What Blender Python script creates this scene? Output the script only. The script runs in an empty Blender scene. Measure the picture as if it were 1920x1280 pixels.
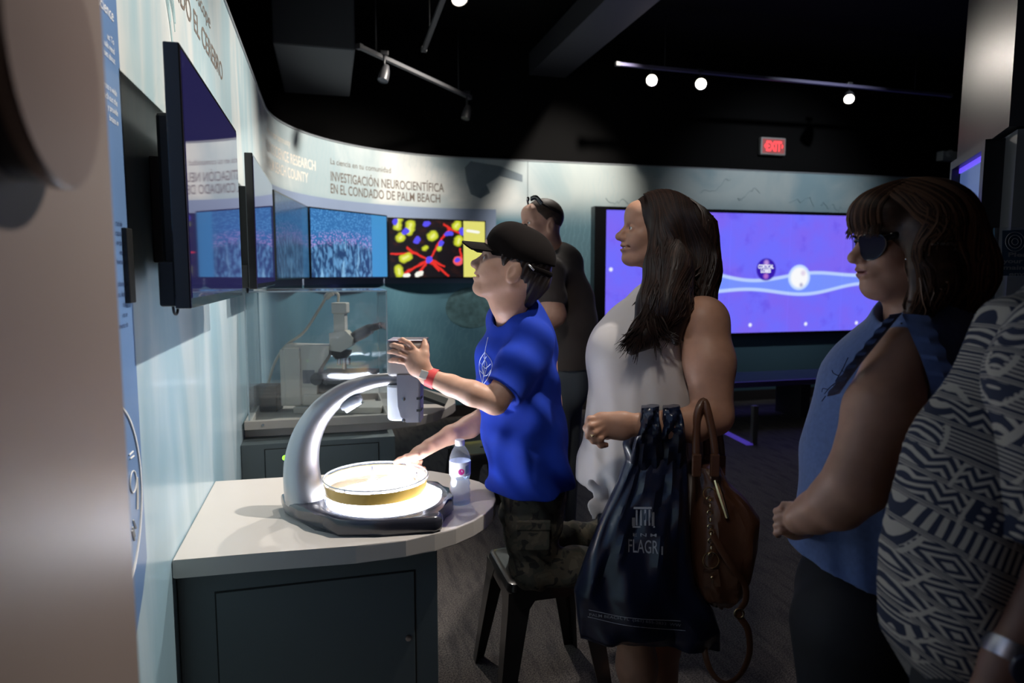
import bpy, bmesh, math, random
import numpy as np
from mathutils import Vector, Matrix
from mathutils.bvhtree import BVHTree

random.seed(7); np.random.seed(7)
SC = bpy.context.scene
COL = SC.collection
PI = math.pi

# ------------------------------------------------------------------ camera
FPX = 1280.0                                   # focal length in pixels of the 1920 x 1280 frame
TH, PS, CAMZ = math.atan(.1), math.radians(15.0), 1.47
CAM = np.array([0, 0, CAMZ])
FW = np.array([math.sin(PS)*math.cos(TH), math.cos(PS)*math.cos(TH), -math.sin(TH)])
RT = np.array([math.cos(PS), -math.sin(PS), 0.0])
UP = np.cross(RT, FW)
FH = np.array([math.sin(PS), math.cos(PS), 0.0])      # horizontal "away from the viewer"
ZZ = np.array([0, 0, 1.0])
cd = bpy.data.cameras.new('camera'); cam = bpy.data.objects.new('camera', cd); COL.objects.link(cam)
cd.sensor_width = 36; cd.lens = 36*FPX/1920; cd.clip_start = .05
cam.location = CAM
cam.rotation_euler = Matrix([RT, UP, -FW]).transposed().to_euler()
cd.dof.use_dof = True; cd.dof.focus_distance = 2.05; cd.dof.aperture_fstop = 3.0
SC.camera = cam

# ------------------------------------------------------------------ world and exposure
wd = bpy.data.worlds.new('world'); SC.world = wd; wd.use_nodes = True
wd.node_tree.nodes['Background'].inputs[0].default_value = (.35, .42, .6, 1)
wd.node_tree.nodes['Background'].inputs[1].default_value = .05
SC.view_settings.view_transform = 'Standard'; SC.view_settings.look = 'None'
SC.view_settings.exposure = 0.0; SC.view_settings.gamma = 1.0
SC.view_settings.use_curve_mapping = False
SC.cycles.transparent_max_bounces = 40

# ------------------------------------------------------------------ lamps of the ceiling tracks, plus one added fill
def spot(loc, to, power, angle=50, blend=.6, col=(1, .93, .84), r=.04):
    l = bpy.data.lights.new('spot_lamp', 'SPOT'); l.energy = power; l.color = col
    l.spot_size = math.radians(angle); l.spot_blend = blend; l.shadow_soft_size = r
    o = bpy.data.objects.new('spot_lamp', l); COL.objects.link(o); o.location = loc
    o.rotation_euler = (Vector(to)-Vector(loc)).to_track_quat('-Z', 'Y').to_euler()
    return o
spot((1.5, 1.75, 3.3), (-.4, 1.75, 1.6), 310, 70, .7, r=.03)             # track head over the near television
spot((1.55, 3.9, 3.3), (-.25, 3.55, 1.6), 340, 74, .8)                      # over the far television and display case
spot((1.75, 4.7, 3.82), (.2, 6.3, 2.0), 620, 56, .9, r=.12)                     # curved wall
spot((2.65, 5.35, 3.84), (2.3, 6.85, 2.2), 380, 58, .9)                      # back wall
spot((5.0, 4.45, 3.84), (5.0, 6.85, 2.2), 190, 62, .9, (.85, .92, 1))        # back wall, right
spot((.35, 4.0, 3.25), (.35, 2.4, .8), 110, 46, .8)                       # tables
spot((3.02, 6.1, 3.28), (1.2, 2.1, 1.3), 240, 34, .7)                     # the two heads that shine back at the viewer
spot((3.54, 6.1, 3.28), (1.3, 1.05, 1.6), 330, 30, .7)
spot((5.35, 6.2, 3.28), (3.6, 3.6, .0), 36, 36, .7)
spot((-.1, .35, 3.3), (.95, 2.1, 1.25), 60, 36, .8, r=.12)                        # added fill from the upper left, no fixture: people's near sides

# ------------------------------------------------------------------ pixel helpers: a pixel of the photograph and a distance give a place in the room
def ray(x, y): return FW + (x-960)/FPX*RT + (640-y)/FPX*UP
def P(x, y, d): return CAM + d*ray(x, y)
def PL(x, y, ax, val):
    r = ray(x, y); return CAM + (val-CAM[ax])/r[ax]*r

# ------------------------------------------------------------------ materials
MATS = {}
def mat(name, col, rough=.5, metal=0., spec=.5, emit=None, estr=1., coat=0., noise=0., nscale=8., bump=0., bscale=60., sheen=0., sss=0.):
    if name in MATS: return MATS[name]
    m = bpy.data.materials.new(name); m.use_nodes = True; MATS[name] = m
    nt = m.node_tree; b = nt.nodes['Principled BSDF']
    b.inputs['Base Color'].default_value = (*col, 1); b.inputs['Roughness'].default_value = rough
    b.inputs['Metallic'].default_value = metal; b.inputs['Specular IOR Level'].default_value = spec
    b.inputs['Coat Weight'].default_value = coat; b.inputs['Coat Roughness'].default_value = .08
    b.inputs['Sheen Weight'].default_value = sheen
    if sss:
        b.inputs['Subsurface Weight'].default_value = sss; b.inputs['Subsurface Radius'].default_value = (.012, .005, .003); b.inputs['Subsurface Scale'].default_value = 1.
    if emit:
        b.inputs['Emission Color'].default_value = (*emit, 1); b.inputs['Emission Strength'].default_value = estr
    if noise or bump:
        tc = nt.nodes.new('ShaderNodeTexCoord')
    if noise:
        n = nt.nodes.new('ShaderNodeTexNoise'); n.inputs['Scale'].default_value = nscale; n.inputs['Detail'].default_value = 5
        nt.links.new(tc.outputs['Object'], n.inputs['Vector'])
        r = nt.nodes.new('ShaderNodeValToRGB')
        r.color_ramp.elements[0].position = .3; r.color_ramp.elements[1].position = .7
        r.color_ramp.elements[0].color = (*[c*(1-noise) for c in col], 1)
        r.color_ramp.elements[1].color = (*[min(1, c*(1+noise)) for c in col], 1)
        nt.links.new(n.outputs['Fac'], r.inputs['Fac']); nt.links.new(r.outputs['Color'], b.inputs['Base Color'])
    if bump:
        n2 = nt.nodes.new('ShaderNodeTexNoise'); n2.inputs['Scale'].default_value = bscale; n2.inputs['Detail'].default_value = 4
        nt.links.new(tc.outputs['Object'], n2.inputs['Vector'])
        bp = nt.nodes.new('ShaderNodeBump'); bp.inputs['Strength'].default_value = bump; bp.inputs['Distance'].default_value = .01
        nt.links.new(n2.outputs['Fac'], bp.inputs['Height']); nt.links.new(bp.outputs['Normal'], b.inputs['Normal'])
    return m

class NT:                                       # small helper to write node trees
    def __init__(s, name):
        s.m = bpy.data.materials.new(name); s.m.use_nodes = True; MATS[name] = s.m
        s.t = s.m.node_tree; s.b = s.t.nodes['Principled BSDF']; s.out = s.t.nodes['Material Output']
    def n(s, typ, **kw):
        nd = s.t.nodes.new(typ)
        for k, v in kw.items(): setattr(nd, k, v)
        return nd
    def put(s, sock, v):
        if hasattr(v, 'is_output') or isinstance(v, bpy.types.NodeSocket): s.t.links.new(v, sock)
        else: sock.default_value = v
    def math(s, op, a, b=0., c=0.):
        nd = s.n('ShaderNodeMath', operation=op)
        s.put(nd.inputs[0], a); s.put(nd.inputs[1], b)
        if op in ('SMOOTH_MIN', 'MULTIPLY_ADD', 'COMPARE'): s.put(nd.inputs[2], c)
        return nd.outputs[0]
    def step(s, x, lo, hi):
        nd = s.n('ShaderNodeMapRange', interpolation_type='SMOOTHSTEP')
        s.put(nd.inputs[0], x); nd.inputs[1].default_value = lo; nd.inputs[2].default_value = hi
        return nd.outputs[0]
    def mix(s, f, a, b):
        nd = s.n('ShaderNodeMix', data_type='RGBA')
        s.put(nd.inputs[0], f)
        for sock, v in ((nd.inputs[6], a), (nd.inputs[7], b)):
            if isinstance(v, tuple): sock.default_value = (*v[:3], 1)
            else: s.t.links.new(v, sock)
        return nd.outputs[2]
    def ramp(s, f, stops):
        nd = s.n('ShaderNodeValToRGB'); s.put(nd.inputs[0], f)
        e = nd.color_ramp.elements
        while len(e) < len(stops): e.new(.5)
        for q, (p, c) in zip(e, stops): q.position = p; q.color = (*c, 1)
        return nd.outputs[0]
    def xyz(s, which='Object', vec=None):
        if vec is None:
            tc = s.n('ShaderNodeTexCoord'); vec = tc.outputs[which]
        sp = s.n('ShaderNodeSeparateXYZ'); s.t.links.new(vec, sp.inputs[0]); return sp.outputs[0], sp.outputs[1], sp.outputs[2], vec
    def comb(s, x, y, z):
        nd = s.n('ShaderNodeCombineXYZ')
        for i, v in enumerate((x, y, z)): s.put(nd.inputs[i], v)
        return nd.outputs[0]
    def noise(s, vec, scale, detail=3., dist=0., rough=.5):
        nd = s.n('ShaderNodeTexNoise'); s.t.links.new(vec, nd.inputs['Vector'])
        nd.inputs['Scale'].default_value = scale; nd.inputs['Detail'].default_value = detail
        nd.inputs['Distortion'].default_value = dist; nd.inputs['Roughness'].default_value = rough
        return nd.outputs['Fac']
    def voro(s, vec, scale, feature='F1', out='Distance', rnd=1.):
        nd = s.n('ShaderNodeTexVoronoi', feature=feature); s.t.links.new(vec, nd.inputs['Vector'])
        nd.inputs['Scale'].default_value = scale; nd.inputs['Randomness'].default_value = rnd
        return nd.outputs[out]
    def bump(s, h, strength=.3, dist=.01):
        nd = s.n('ShaderNodeBump'); nd.inputs['Strength'].default_value = strength; nd.inputs['Distance'].default_value = dist
        s.t.links.new(h, nd.inputs['Height']); s.t.links.new(nd.outputs[0], s.b.inputs['Normal'])
    def set(s, **kw):
        for k, v in kw.items():
            sock = s.b.inputs[k.replace('_', ' ')]
            if isinstance(v, tuple) and len(v) == 3: v = (*v, 1)
            s.put(sock, v)

def clear_mat(name, tint=(1, 1, 1), rough=.02, ior=1.45, haze=0.):
    """Acrylic or thin clear plastic: light passes straight through, edges reflect by Fresnel."""
    if name in MATS: return MATS[name]
    s = NT(name); s.t.nodes.remove(s.b)
    tr = s.n('ShaderNodeBsdfTransparent'); tr.inputs[0].default_value = (*tint, 1)
    gl = s.n('ShaderNodeBsdfGlossy'); gl.inputs['Roughness'].default_value = rough
    lw = s.n('ShaderNodeLayerWeight'); lw.inputs[0].default_value = .5        # same from both sides of the sheet
    f0 = ((ior-1)/(ior+1))**2; fr = s.math('MULTIPLY_ADD', s.math('POWER', lw.outputs['Facing'], 5.), .7, f0)
    mx = s.n('ShaderNodeMixShader'); s.t.links.new(fr, mx.inputs[0])
    s.t.links.new(tr.outputs[0], mx.inputs[1]); s.t.links.new(gl.outputs[0], mx.inputs[2])
    last = mx.outputs[0]
    if haze:
        df = s.n('ShaderNodeBsdfDiffuse'); df.inputs[0].default_value = (.9, .93, 1, 1)
        m2 = s.n('ShaderNodeMixShader'); m2.inputs[0].default_value = haze
        s.t.links.new(last, m2.inputs[1]); s.t.links.new(df.outputs[0], m2.inputs[2]); last = m2.outputs[0]
    s.t.links.new(last, s.out.inputs[0]); return s.m

# ------------------------------------------------------------------ object helpers
def tag(o, label=None, cat=None, group=None, kind=None):
    if label: o['label'] = label
    if cat: o['category'] = cat
    if group: o['group'] = group
    if kind: o['kind'] = kind
    return o
def empty(name, loc, label, cat, group=None):
    o = bpy.data.objects.new(name, None); COL.objects.link(o); o.location = loc; o.empty_display_size = .05
    return tag(o, label, cat, group)
def adopt(o, parent):
    if parent is not None:
        o.parent = parent
        if parent.type == 'EMPTY': o.matrix_parent_inverse = Matrix.Translation(-Vector(parent.location))   # part meshes keep room coordinates
    return o
def mesh_obj(name, verts, faces, m, parent=None, smooth=True):
    me = bpy.data.meshes.new(name); me.from_pydata([tuple(map(float, v)) for v in verts], [], [tuple(map(int, f)) for f in faces])
    me.update()
    return link_mesh(name, me, m, parent, smooth)
def link_mesh(name, me, m, parent=None, smooth=True):
    if smooth: me.polygons.foreach_set('use_smooth', [True]*len(me.polygons))
    for q in (m if isinstance(m, (list, tuple)) else [m]): me.materials.append(q)
    o = bpy.data.objects.new(name, me); COL.objects.link(o); return adopt(o, parent)

class B:                                        # collects shapes into one mesh
    def __init__(s): s.bm = bmesh.new()
    def box(s, lo, hi, bev=0., frame=None, seg=2):
        r = bmesh.ops.create_cube(s.bm, size=1.0); vs = r['verts']
        lo, hi = np.minimum(lo, hi), np.maximum(lo, hi); c = (lo+hi)/2; d = hi-lo
        for v in vs: v.co = Vector((v.co.x*d[0]+c[0], v.co.y*d[1]+c[1], v.co.z*d[2]+c[2]))
        if bev:
            es = list({e for v in vs for e in v.link_edges})
            r = bmesh.ops.bevel(s.bm, geom=es, offset=bev, segments=seg, affect='EDGES', profile=.5)
            vs = list({v for f in r['faces'] for v in f.verts} | {v for v in vs if v.is_valid})
        if frame is not None:
            o, ax, ay, az = [Vector(q) for q in frame]
            for v in vs: v.co = o + ax*v.co.x + ay*v.co.y + az*v.co.z
        return s
    def ring_loft(s, rings, cap0=True, cap1=True, closed=True):
        rows = [[s.bm.verts.new(tuple(map(float, p))) for p in r] for r in rings]
        n = len(rows[0])
        for a, b in zip(rows[:-1], rows[1:]):
            for i in range(n if closed else n-1):
                j = (i+1) % n
                try: s.bm.faces.new((a[i], a[j], b[j], b[i]))
                except ValueError: pass
        if closed and cap0: s.bm.faces.new(rows[0][::-1])
        if closed and cap1: s.bm.faces.new(rows[-1])
        return s
    def tube(s, pts, r, n=8, cap=True, flat=None):
        pts = [np.asarray(p, float) for p in pts]; m = len(pts)
        rs = [r]*m if np.isscalar(r) else list(r)
        t0 = pts[1]-pts[0]; t0 = t0/np.linalg.norm(t0)
        a = np.array([0, 0, 1.]) if abs(t0[2]) < .9 else np.array([1., 0, 0])
        if flat is not None: a = np.asarray(flat[0], float)
        u = a-t0*(a@t0); u /= np.linalg.norm(u)
        rings = []
        for i in range(m):
            t = pts[min(i+1, m-1)]-pts[max(i-1, 0)]; t = t/(np.linalg.norm(t)+1e-12)
            u = u-t*(u@t); u /= np.linalg.norm(u)+1e-12; w = np.cross(t, u)
            k = flat[1] if flat is not None else 1.
            rings.append([pts[i]+rs[i]*(math.cos(q)*u*k+math.sin(q)*w) for q in np.arange(n)*2*PI/n])
        return s.ring_loft(rings, cap, cap)
    def lathe(s, prof, c=(0, 0, 0), n=32, axis=(0, 0, 1), cap0=True, cap1=True):
        az = np.asarray(axis, float); az /= np.linalg.norm(az)
        a = np.array([1., 0, 0]) if abs(az[0]) < .9 else np.array([0, 1., 0])
        ax = a-az*(a@az); ax /= np.linalg.norm(ax); ay = np.cross(az, ax); c = np.asarray(c, float)
        return s.ring_loft([[c+az*z+r*(math.cos(q)*ax+math.sin(q)*ay) for q in np.arange(n)*2*PI/n] for r, z in prof], cap0, cap1)
    def prism(s, poly, z0, z1, bev=0., seg=2):
        n = len(poly)
        lo = [s.bm.verts.new((p[0], p[1], z0)) for p in poly]; hi = [s.bm.verts.new((p[0], p[1], z1)) for p in poly]
        fs = [s.bm.faces.new(lo[::-1]), s.bm.faces.new(hi)]
        for i in range(n): fs.append(s.bm.faces.new((lo[i], lo[(i+1) % n], hi[(i+1) % n], hi[i])))
        if bev:
            es = list({e for f in fs[:2] for e in f.edges})
            bmesh.ops.bevel(s.bm, geom=es, offset=bev, segments=seg, affect='EDGES', profile=.5)
        return s
    def quad(s, a, b, c, d):
        s.bm.faces.new([s.bm.verts.new(tuple(map(float, q))) for q in (a, b, c, d)]); return s
    def sphere(s, c, r, u=16, v=10):
        rr = np.ones(3)*r
        m = Matrix.Translation(Vector(c)) @ Matrix.Diagonal((*rr, 1))
        bmesh.ops.create_uvsphere(s.bm, u_segments=u, v_segments=v, radius=1, matrix=m); return s
    def torus(s, c, R, r, axis=(0, 0, 1), n=24, k=8, arc=(0, 2*PI)):
        az = np.asarray(axis, float); az /= np.linalg.norm(az)
        a = np.array([1., 0, 0]) if abs(az[0]) < .9 else np.array([0, 1., 0])
        ax = a-az*(a@az); ax /= np.linalg.norm(ax); ay = np.cross(az, ax); c = np.asarray(c, float)
        full = abs(arc[1]-arc[0]-2*PI) < 1e-6
        th = np.linspace(arc[0], arc[1], n+1)
        rings = [[c+(R+r*math.cos(q))*(math.cos(t)*ax+math.sin(t)*ay)+r*math.sin(q)*az for q in np.arange(k)*2*PI/k] for t in th]
        return s.ring_loft(rings, not full, not full)
    def done(s, name, m, parent=None, smooth=True, sharp=None):
        bmesh.ops.recalc_face_normals(s.bm, faces=s.bm.faces)
        me = bpy.data.meshes.new(name); s.bm.to_mesh(me); s.bm.free()
        o = link_mesh(name, me, m, parent, smooth)
        if smooth:
            at = me.attributes.get('sharp_edge') or me.attributes.new('sharp_edge', 'BOOLEAN', 'EDGE')
            bm = bmesh.new(); bm.from_mesh(me); bm.edges.ensure_lookup_table()
            lim = math.radians(sharp or 38)
            vals = [(len(e.link_faces) == 2 and e.calc_face_angle(0) > lim) for e in bm.edges]
            bm.free(); at.data.foreach_set('value', vals)
        return o

def spline(pts, n=8):
    """Catmull-Rom through the points (any dimension)."""
    p = [np.asarray(q, float) for q in pts]; p = [2*p[0]-p[1]]+p+[2*p[-1]-p[-2]]; out = []
    for i in range(1, len(p)-2):
        for t in np.arange(n)/n:
            a, b, c, d = p[i-1], p[i], p[i+1], p[i+2]
            out.append(.5*(2*b+(c-a)*t+(2*a-5*b+4*c-d)*t*t+(3*b-a-3*c+d)*t**3))
    out.append(p[-2]); return out

def text_mesh(s, size, bold=0., align='LEFT'):
    cu = bpy.data.curves.new('t', 'FONT'); cu.body = s; cu.size = size; cu.offset = bold; cu.align_x = align; cu.resolution_u = 3
    o = bpy.data.objects.new('t', cu); COL.objects.link(o)
    dg = bpy.context.evaluated_depsgraph_get(); me = bpy.data.meshes.new_from_object(o.evaluated_get(dg))
    bpy.data.objects.remove(o); bpy.data.curves.remove(cu)
    v = np.array([q.co[:] for q in me.vertices]) if len(me.vertices) else np.zeros((0, 3)); f = [tuple(p.vertices) for p in me.polygons]
    bpy.data.meshes.remove(me); return v, f
def lettering(name, s, size, m, fn, parent, width=None, bold=0., align='LEFT', cut=None):
    """Flat print: each vertex (u, v) of the text goes through fn(u, v) to its place on the surface."""
    v, f = text_mesh(s, size, bold, align)
    if width:
        w = v[:, 0].max()-v[:, 0].min(); v[:, 0] *= width/w
    return mesh_obj(name, [fn(q[0], q[1]) for q in v], f, m, parent, smooth=False)
def to_surface(target, pts, lift=.0012):
    """Lay pixel positions of a print onto the front of an object."""
    me = target.data
    bv = BVHTree.FromPolygons([v.co for v in me.vertices], [p.vertices for p in me.polygons])
    out = []; last = 1.9
    for x, y in pts:
        d = Vector(ray(x, y)).normalized(); h = bv.ray_cast(Vector(CAM), d)
        if h[0] is not None: last = h[3]; out.append(np.array(h[0])-np.array(d)*lift)
        else: out.append(CAM+np.array(d)*last)
    return out

# ------------------------------------------------------------------ organic shapes: a distance field of blended bones, meshed with surface nets
def V(*a): return np.array(a, float)
def unit(v): v = np.asarray(v, float); return v/np.linalg.norm(v)
class Field:
    def __init__(s): s.pr = []
    def _add(s, op, lo, hi, k, fn): s.pr.append((op, np.asarray(lo)-k, np.asarray(hi)+k, k, fn)); return s
    def cone(s, a, b, ra, rb=None, k=.02, flat=None, op='add'):
        a, b = np.asarray(a, float), np.asarray(b, float); rb = ra if rb is None else rb; ba = b-a; bb = ba@ba+1e-12
        R = max(ra, rb)*max(1., flat[1] if flat else 1.)
        def fn(x, y, z):
            dx, dy, dz = x-a[0], y-a[1], z-a[2]
            t = np.clip((dx*ba[0]+dy*ba[1]+dz*ba[2])/bb, 0, 1)
            qx, qy, qz = dx-t*ba[0], dy-t*ba[1], dz-t*ba[2]
            q = qx*qx+qy*qy+qz*qz
            if flat:
                n, sc = unit(flat[0]), flat[1]; c = qx*n[0]+qy*n[1]+qz*n[2]; q = q+c*c*(1/sc**2-1)
            return (np.sqrt(q)-(ra+(rb-ra)*t))*(min(1., flat[1]) if flat else 1.)
        return s._add(op, np.minimum(a, b)-R, np.maximum(a, b)+R, k, fn)
    def chain(s, pts, rs, k=.02, flat=None, op='add'):
        for i in range(len(pts)-1): s.cone(pts[i], pts[i+1], rs[i], rs[i+1], k, flat, op)
        return s
    def ell(s, c, r, ax=None, k=.02, op='add'):
        c = np.asarray(c, float); r = np.ones(3)*r; A = np.eye(3) if ax is None else np.array([unit(q) for q in ax])
        def fn(x, y, z):
            dx, dy, dz = x-c[0], y-c[1], z-c[2]; k1 = 0; k2 = 0
            for i in range(3):
                q = (dx*A[i, 0]+dy*A[i, 1]+dz*A[i, 2])/r[i]; k1 = k1+q*q; k2 = k2+(q/r[i])**2
            k1 = np.sqrt(k1); return k1*(k1-1)/(np.sqrt(k2)+1e-9)
        R = max(r); return s._add(op, c-R, c+R, k, fn)
    def cut(s, n, p):                                             # remove the side the normal points to
        n = unit(n); c = n@np.asarray(p, float)
        s.pr.append(('cut', None, None, 0, lambda x, y, z: x*n[0]+y*n[1]+z*n[2]-c)); return s
    def trim(s, n, p, c, R, k=.003):                              # cut off what lies beyond a plane, only near c
        n = unit(n); p = np.asarray(p, float); c = np.asarray(c, float); o = n@p
        def fn(x, y, z): return np.maximum(o-(x*n[0]+y*n[1]+z*n[2]), np.sqrt((x-c[0])**2+(y-c[1])**2+(z-c[2])**2)-R)
        return s._add('sub', c-R, c+R, k, fn)
    def disp(s, fn): s.pr.append(('disp', None, None, 0, fn)); return s
    def grid(s, lo, hi, h):
        n = np.ceil((np.asarray(hi)-lo)/h).astype(int)+1
        ax = [(lo[i]+h*np.arange(n[i])).astype(np.float32) for i in range(3)]
        D = np.full(n, .25, np.float32)
        for op, l, u, k, fn in s.pr:
            if op in ('cut', 'disp'):
                g = fn(ax[0][:, None, None], ax[1][None, :, None], ax[2][None, None, :])
                D = (np.maximum(D, g) if op == 'cut' else D+g).astype(np.float32); continue
            i0 = [max(0, int((l[i]-lo[i])/h)-2) for i in range(3)]; i1 = [min(n[i], int((u[i]-lo[i])/h)+3) for i in range(3)]
            if any(i1[i] <= i0[i] for i in range(3)): continue
            sl = tuple(slice(i0[i], i1[i]) for i in range(3))
            g = fn(ax[0][sl[0]][:, None, None], ax[1][sl[1]][None, :, None], ax[2][sl[2]][None, None, :]).astype(np.float32)
            d = D[sl]
            if op == 'add':
                hh = np.clip(.5+.5*(d-g)/k, 0, 1); D[sl] = d+(g-d)*hh-k*hh*(1-hh)
            else:
                g = -g; hh = np.clip(.5-.5*(d-g)/k, 0, 1); D[sl] = d+(g-d)*hh+k*hh*(1-hh)
        return D
    def nets(s, lo, hi, h):
        lo = np.asarray(lo, float); D = s.grid(lo, np.asarray(hi, float), h); I = D < 0
        n = D.shape; c = np.zeros((n[0]-1, n[1]-1, n[2]-1), np.uint8)
        for i in (0, 1):
            for j in (0, 1):
                for k in (0, 1): c += I[i:n[0]-1+i, j:n[1]-1+j, k:n[2]-1+k]
        cells = np.argwhere((c > 0) & (c < 8))
        if len(cells) == 0: return np.zeros((0, 3)), np.zeros((0, 4), int)
        idx = np.full(c.shape, -1, np.int32); idx[tuple(cells.T)] = np.arange(len(cells))
        corners = np.array([[i, j, k] for i in (0, 1) for j in (0, 1) for k in (0, 1)])
        vals = np.stack([D[tuple((cells+q).T)] for q in corners], 1)
        acc = np.zeros((len(cells), 3)); cnt = np.zeros(len(cells))
        for a in range(8):
            for b in range(a+1, 8):
                if np.abs(corners[a]-corners[b]).sum() != 1: continue
                va, vb = vals[:, a], vals[:, b]; m = (va < 0) != (vb < 0)
                t = np.where(m, va/(va-vb+1e-20), 0)
                acc += np.where(m[:, None], corners[a]+t[:, None]*(corners[b]-corners[a]), 0); cnt += m
        vs = lo+h*(cells+acc/cnt[:, None]); fs = []
        for ax in range(3):
            sl0 = [slice(None)]*3; sl1 = [slice(None)]*3; sl0[ax] = slice(0, -1); sl1[ax] = slice(1, None)
            e = np.argwhere(I[tuple(sl0)] != I[tuple(sl1)])
            u, v = [(1, 2), (2, 0), (0, 1)][ax]
            ok = (e[:, u] > 0) & (e[:, v] > 0) & (e[:, u] < n[u]-1) & (e[:, v] < n[v]-1); e = e[ok]
            if len(e) == 0: continue
            ins = I[tuple(e.T)]; q = []
            for du, dv in ((-1, -1), (0, -1), (0, 0), (-1, 0)):
                w = e.copy(); w[:, u] += du; w[:, v] += dv; q.append(idx[tuple(w.T)])
            q = np.stack(q, 1); q[~ins] = q[~ins][:, ::-1]; fs.append(q)
        return vs, np.concatenate(fs)
    def build(s, name, boxes, m, parent=None, paint=None):
        vs, fs = [], []; k = 0
        for lo, hi, h in boxes:
            v, f = s.nets(lo, hi, h); vs.append(v); fs.append(f+k); k += len(v)
        vs = np.concatenate(vs); fs = np.concatenate(fs)
        me = bpy.data.meshes.new(name); me.vertices.add(len(vs)); me.vertices.foreach_set('co', vs.astype(np.float32).ravel())
        me.loops.add(len(fs)*4); me.loops.foreach_set('vertex_index', fs.astype(np.int32).ravel())
        me.polygons.add(len(fs)); me.polygons.foreach_set('loop_start', (np.arange(len(fs))*4).astype(np.int32))
        me.update(calc_edges=True); me.validate()
        o = link_mesh(name, me, m, parent, True)
        if paint:
            cen = vs[fs].mean(1); mi = np.zeros(len(fs), np.int32)
            for test, i in paint: mi[test(cen)] = i
            if len(mi) == len(me.polygons): me.polygons.foreach_set('material_index', mi)
        return o
def bounds(pts, pad): p = np.array(pts); return p.min(0)-pad, p.max(0)+pad
# ------------------------------------------------------------------ the room
XL, Y0, RR, YB, WH = -.395, 5.1, 1.75, 6.85, 2.61
LA = RR*PI/2
def W(s, z, off=0.):
    """Point on the graphic wall: s metres along its foot, z up, off proud of it."""
    if s < Y0: return V(XL+off, s, z)
    if s < Y0+LA:
        a = (s-Y0)/RR; r = RR-off; return V(XL+RR-r*math.cos(a), Y0+r*math.sin(a), z)
    return V(XL+RR+s-Y0-LA, YB-off, z)

def wall_graphic():
    s = NT('printed wall laminate')
    tc = s.n('ShaderNodeTexCoord'); U, Z, _, uv = s.xyz(vec=tc.outputs['UV'])
    big = s.noise(uv, 1.1, 4, .8); mid = s.noise(s.comb(s.math('MULTIPLY', U, 3.2), s.math('MULTIPLY', Z, .55), 0.), 1.0, 4, 1.2)
    # left stretch: white to aqua print with vertical veils
    hi = s.mix(s.step(mid, .38, .66), (.80, .84, .83), (.50, .68, .74))
    lo = s.mix(s.step(mid, .35, .65), (.56, .70, .79), (.34, .53, .64))
    left = s.mix(s.step(s.math('ADD', Z, s.math('MULTIPLY', big, .5)), 1.2, 2.1), lo, hi)
    # curve and back: pale cloudy top over deep teal
    top = s.mix(s.step(big, .35, .68), (.82, .83, .80), (.42, .52, .55))
    deep = s.mix(s.step(big, .35, .7), (.085, .20, .27), (.13, .29, .37))
    back = s.mix(s.step(s.math('ADD', Z, s.math('MULTIPLY', big, .12)), 2.02, 2.24), deep, top)
    right = s.mix(s.step(s.math('ADD', Z, s.math('MULTIPLY', big, .3)), 2.05, 2.5), (.09, .17, .21), s.mix(s.step(big, .4, .62), (.50, .56, .55), (.30, .42, .46)))
    c = s.mix(s.step(U, 4.3, 5.4), left, back); c = s.mix(s.step(U, 8.3, 8.9), c, right)
    # nerve fibre lines
    w = s.n('ShaderNodeTexWave', wave_type='RINGS', rings_direction='SPHERICAL'); s.t.links.new(s.comb(s.math('ADD', U, -1.6), s.math('ADD', Z, -2.75), 0.), w.inputs[0])
    w.inputs['Scale'].default_value = 5.5; w.inputs['Distortion'].default_value = 9.; w.inputs['Detail'].default_value = 3.; w.inputs['Detail Scale'].default_value = 1.2
    ln = s.math('MULTIPLY', s.step(w.outputs[1], .86, .98), s.step(s.noise(uv, .9, 2), .5, .6))
    c = s.mix(s.math('MULTIPLY', ln, .16), c, (.26, .45, .52))
    s.set(Base_Color=c, Roughness=.32, Coat_Weight=.35, Coat_Roughness=.12); return s.m
M_wall = wall_graphic()
ss = list(np.arange(-2.5, Y0, .4))+list(Y0+LA*np.arange(0, 61)/60)+list(np.arange(Y0+LA+.4, 15.2, .4))
def wall_strip(name, s_list, z0, z1, off, thick, m, parent=None, uvs=True):
    b = B(); prof = [(z0, off), (z1, off), (z1, off-thick), (z0, off-thick)]
    b.ring_loft([[W(q, z, o) for z, o in prof] for q in s_list])
    o = b.done(name, m, parent, smooth=False)
    if uvs:
        me = o.data; ul = me.uv_layers.new(name='UVMap')
        for p in me.polygons:
            for li in p.loop_indices:
                co = me.vertices[me.loops[li].vertex_index].co
                if co.y < Y0 and co.x < .3: q = co.y
                elif co.x > XL+RR: q = Y0+LA+co.x-XL-RR
                else: q = Y0+RR*math.atan2(co.y-Y0, XL+RR-co.x)
                ul.data[li].uv = (q, co.z)
    if any(True for _ in o.data.polygons): o.data.polygons.foreach_set('use_smooth', [True]*len(o.data.polygons))
    at = o.data.attributes.get('sharp_edge') or o.data.attributes.new('sharp_edge', 'BOOLEAN', 'EDGE')
    bm = bmesh.new(); bm.from_mesh(o.data); at.data.foreach_set('value', [len(e.link_faces) == 2 and e.calc_face_angle(0) > .6 for e in bm.edges]); bm.free()
    return o
wl = tag(wall_strip('wall_left', ss, 0, WH, 0, .08, M_wall), 'curved exhibit wall printed with pale blue brain imagery', kind='structure')

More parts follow.
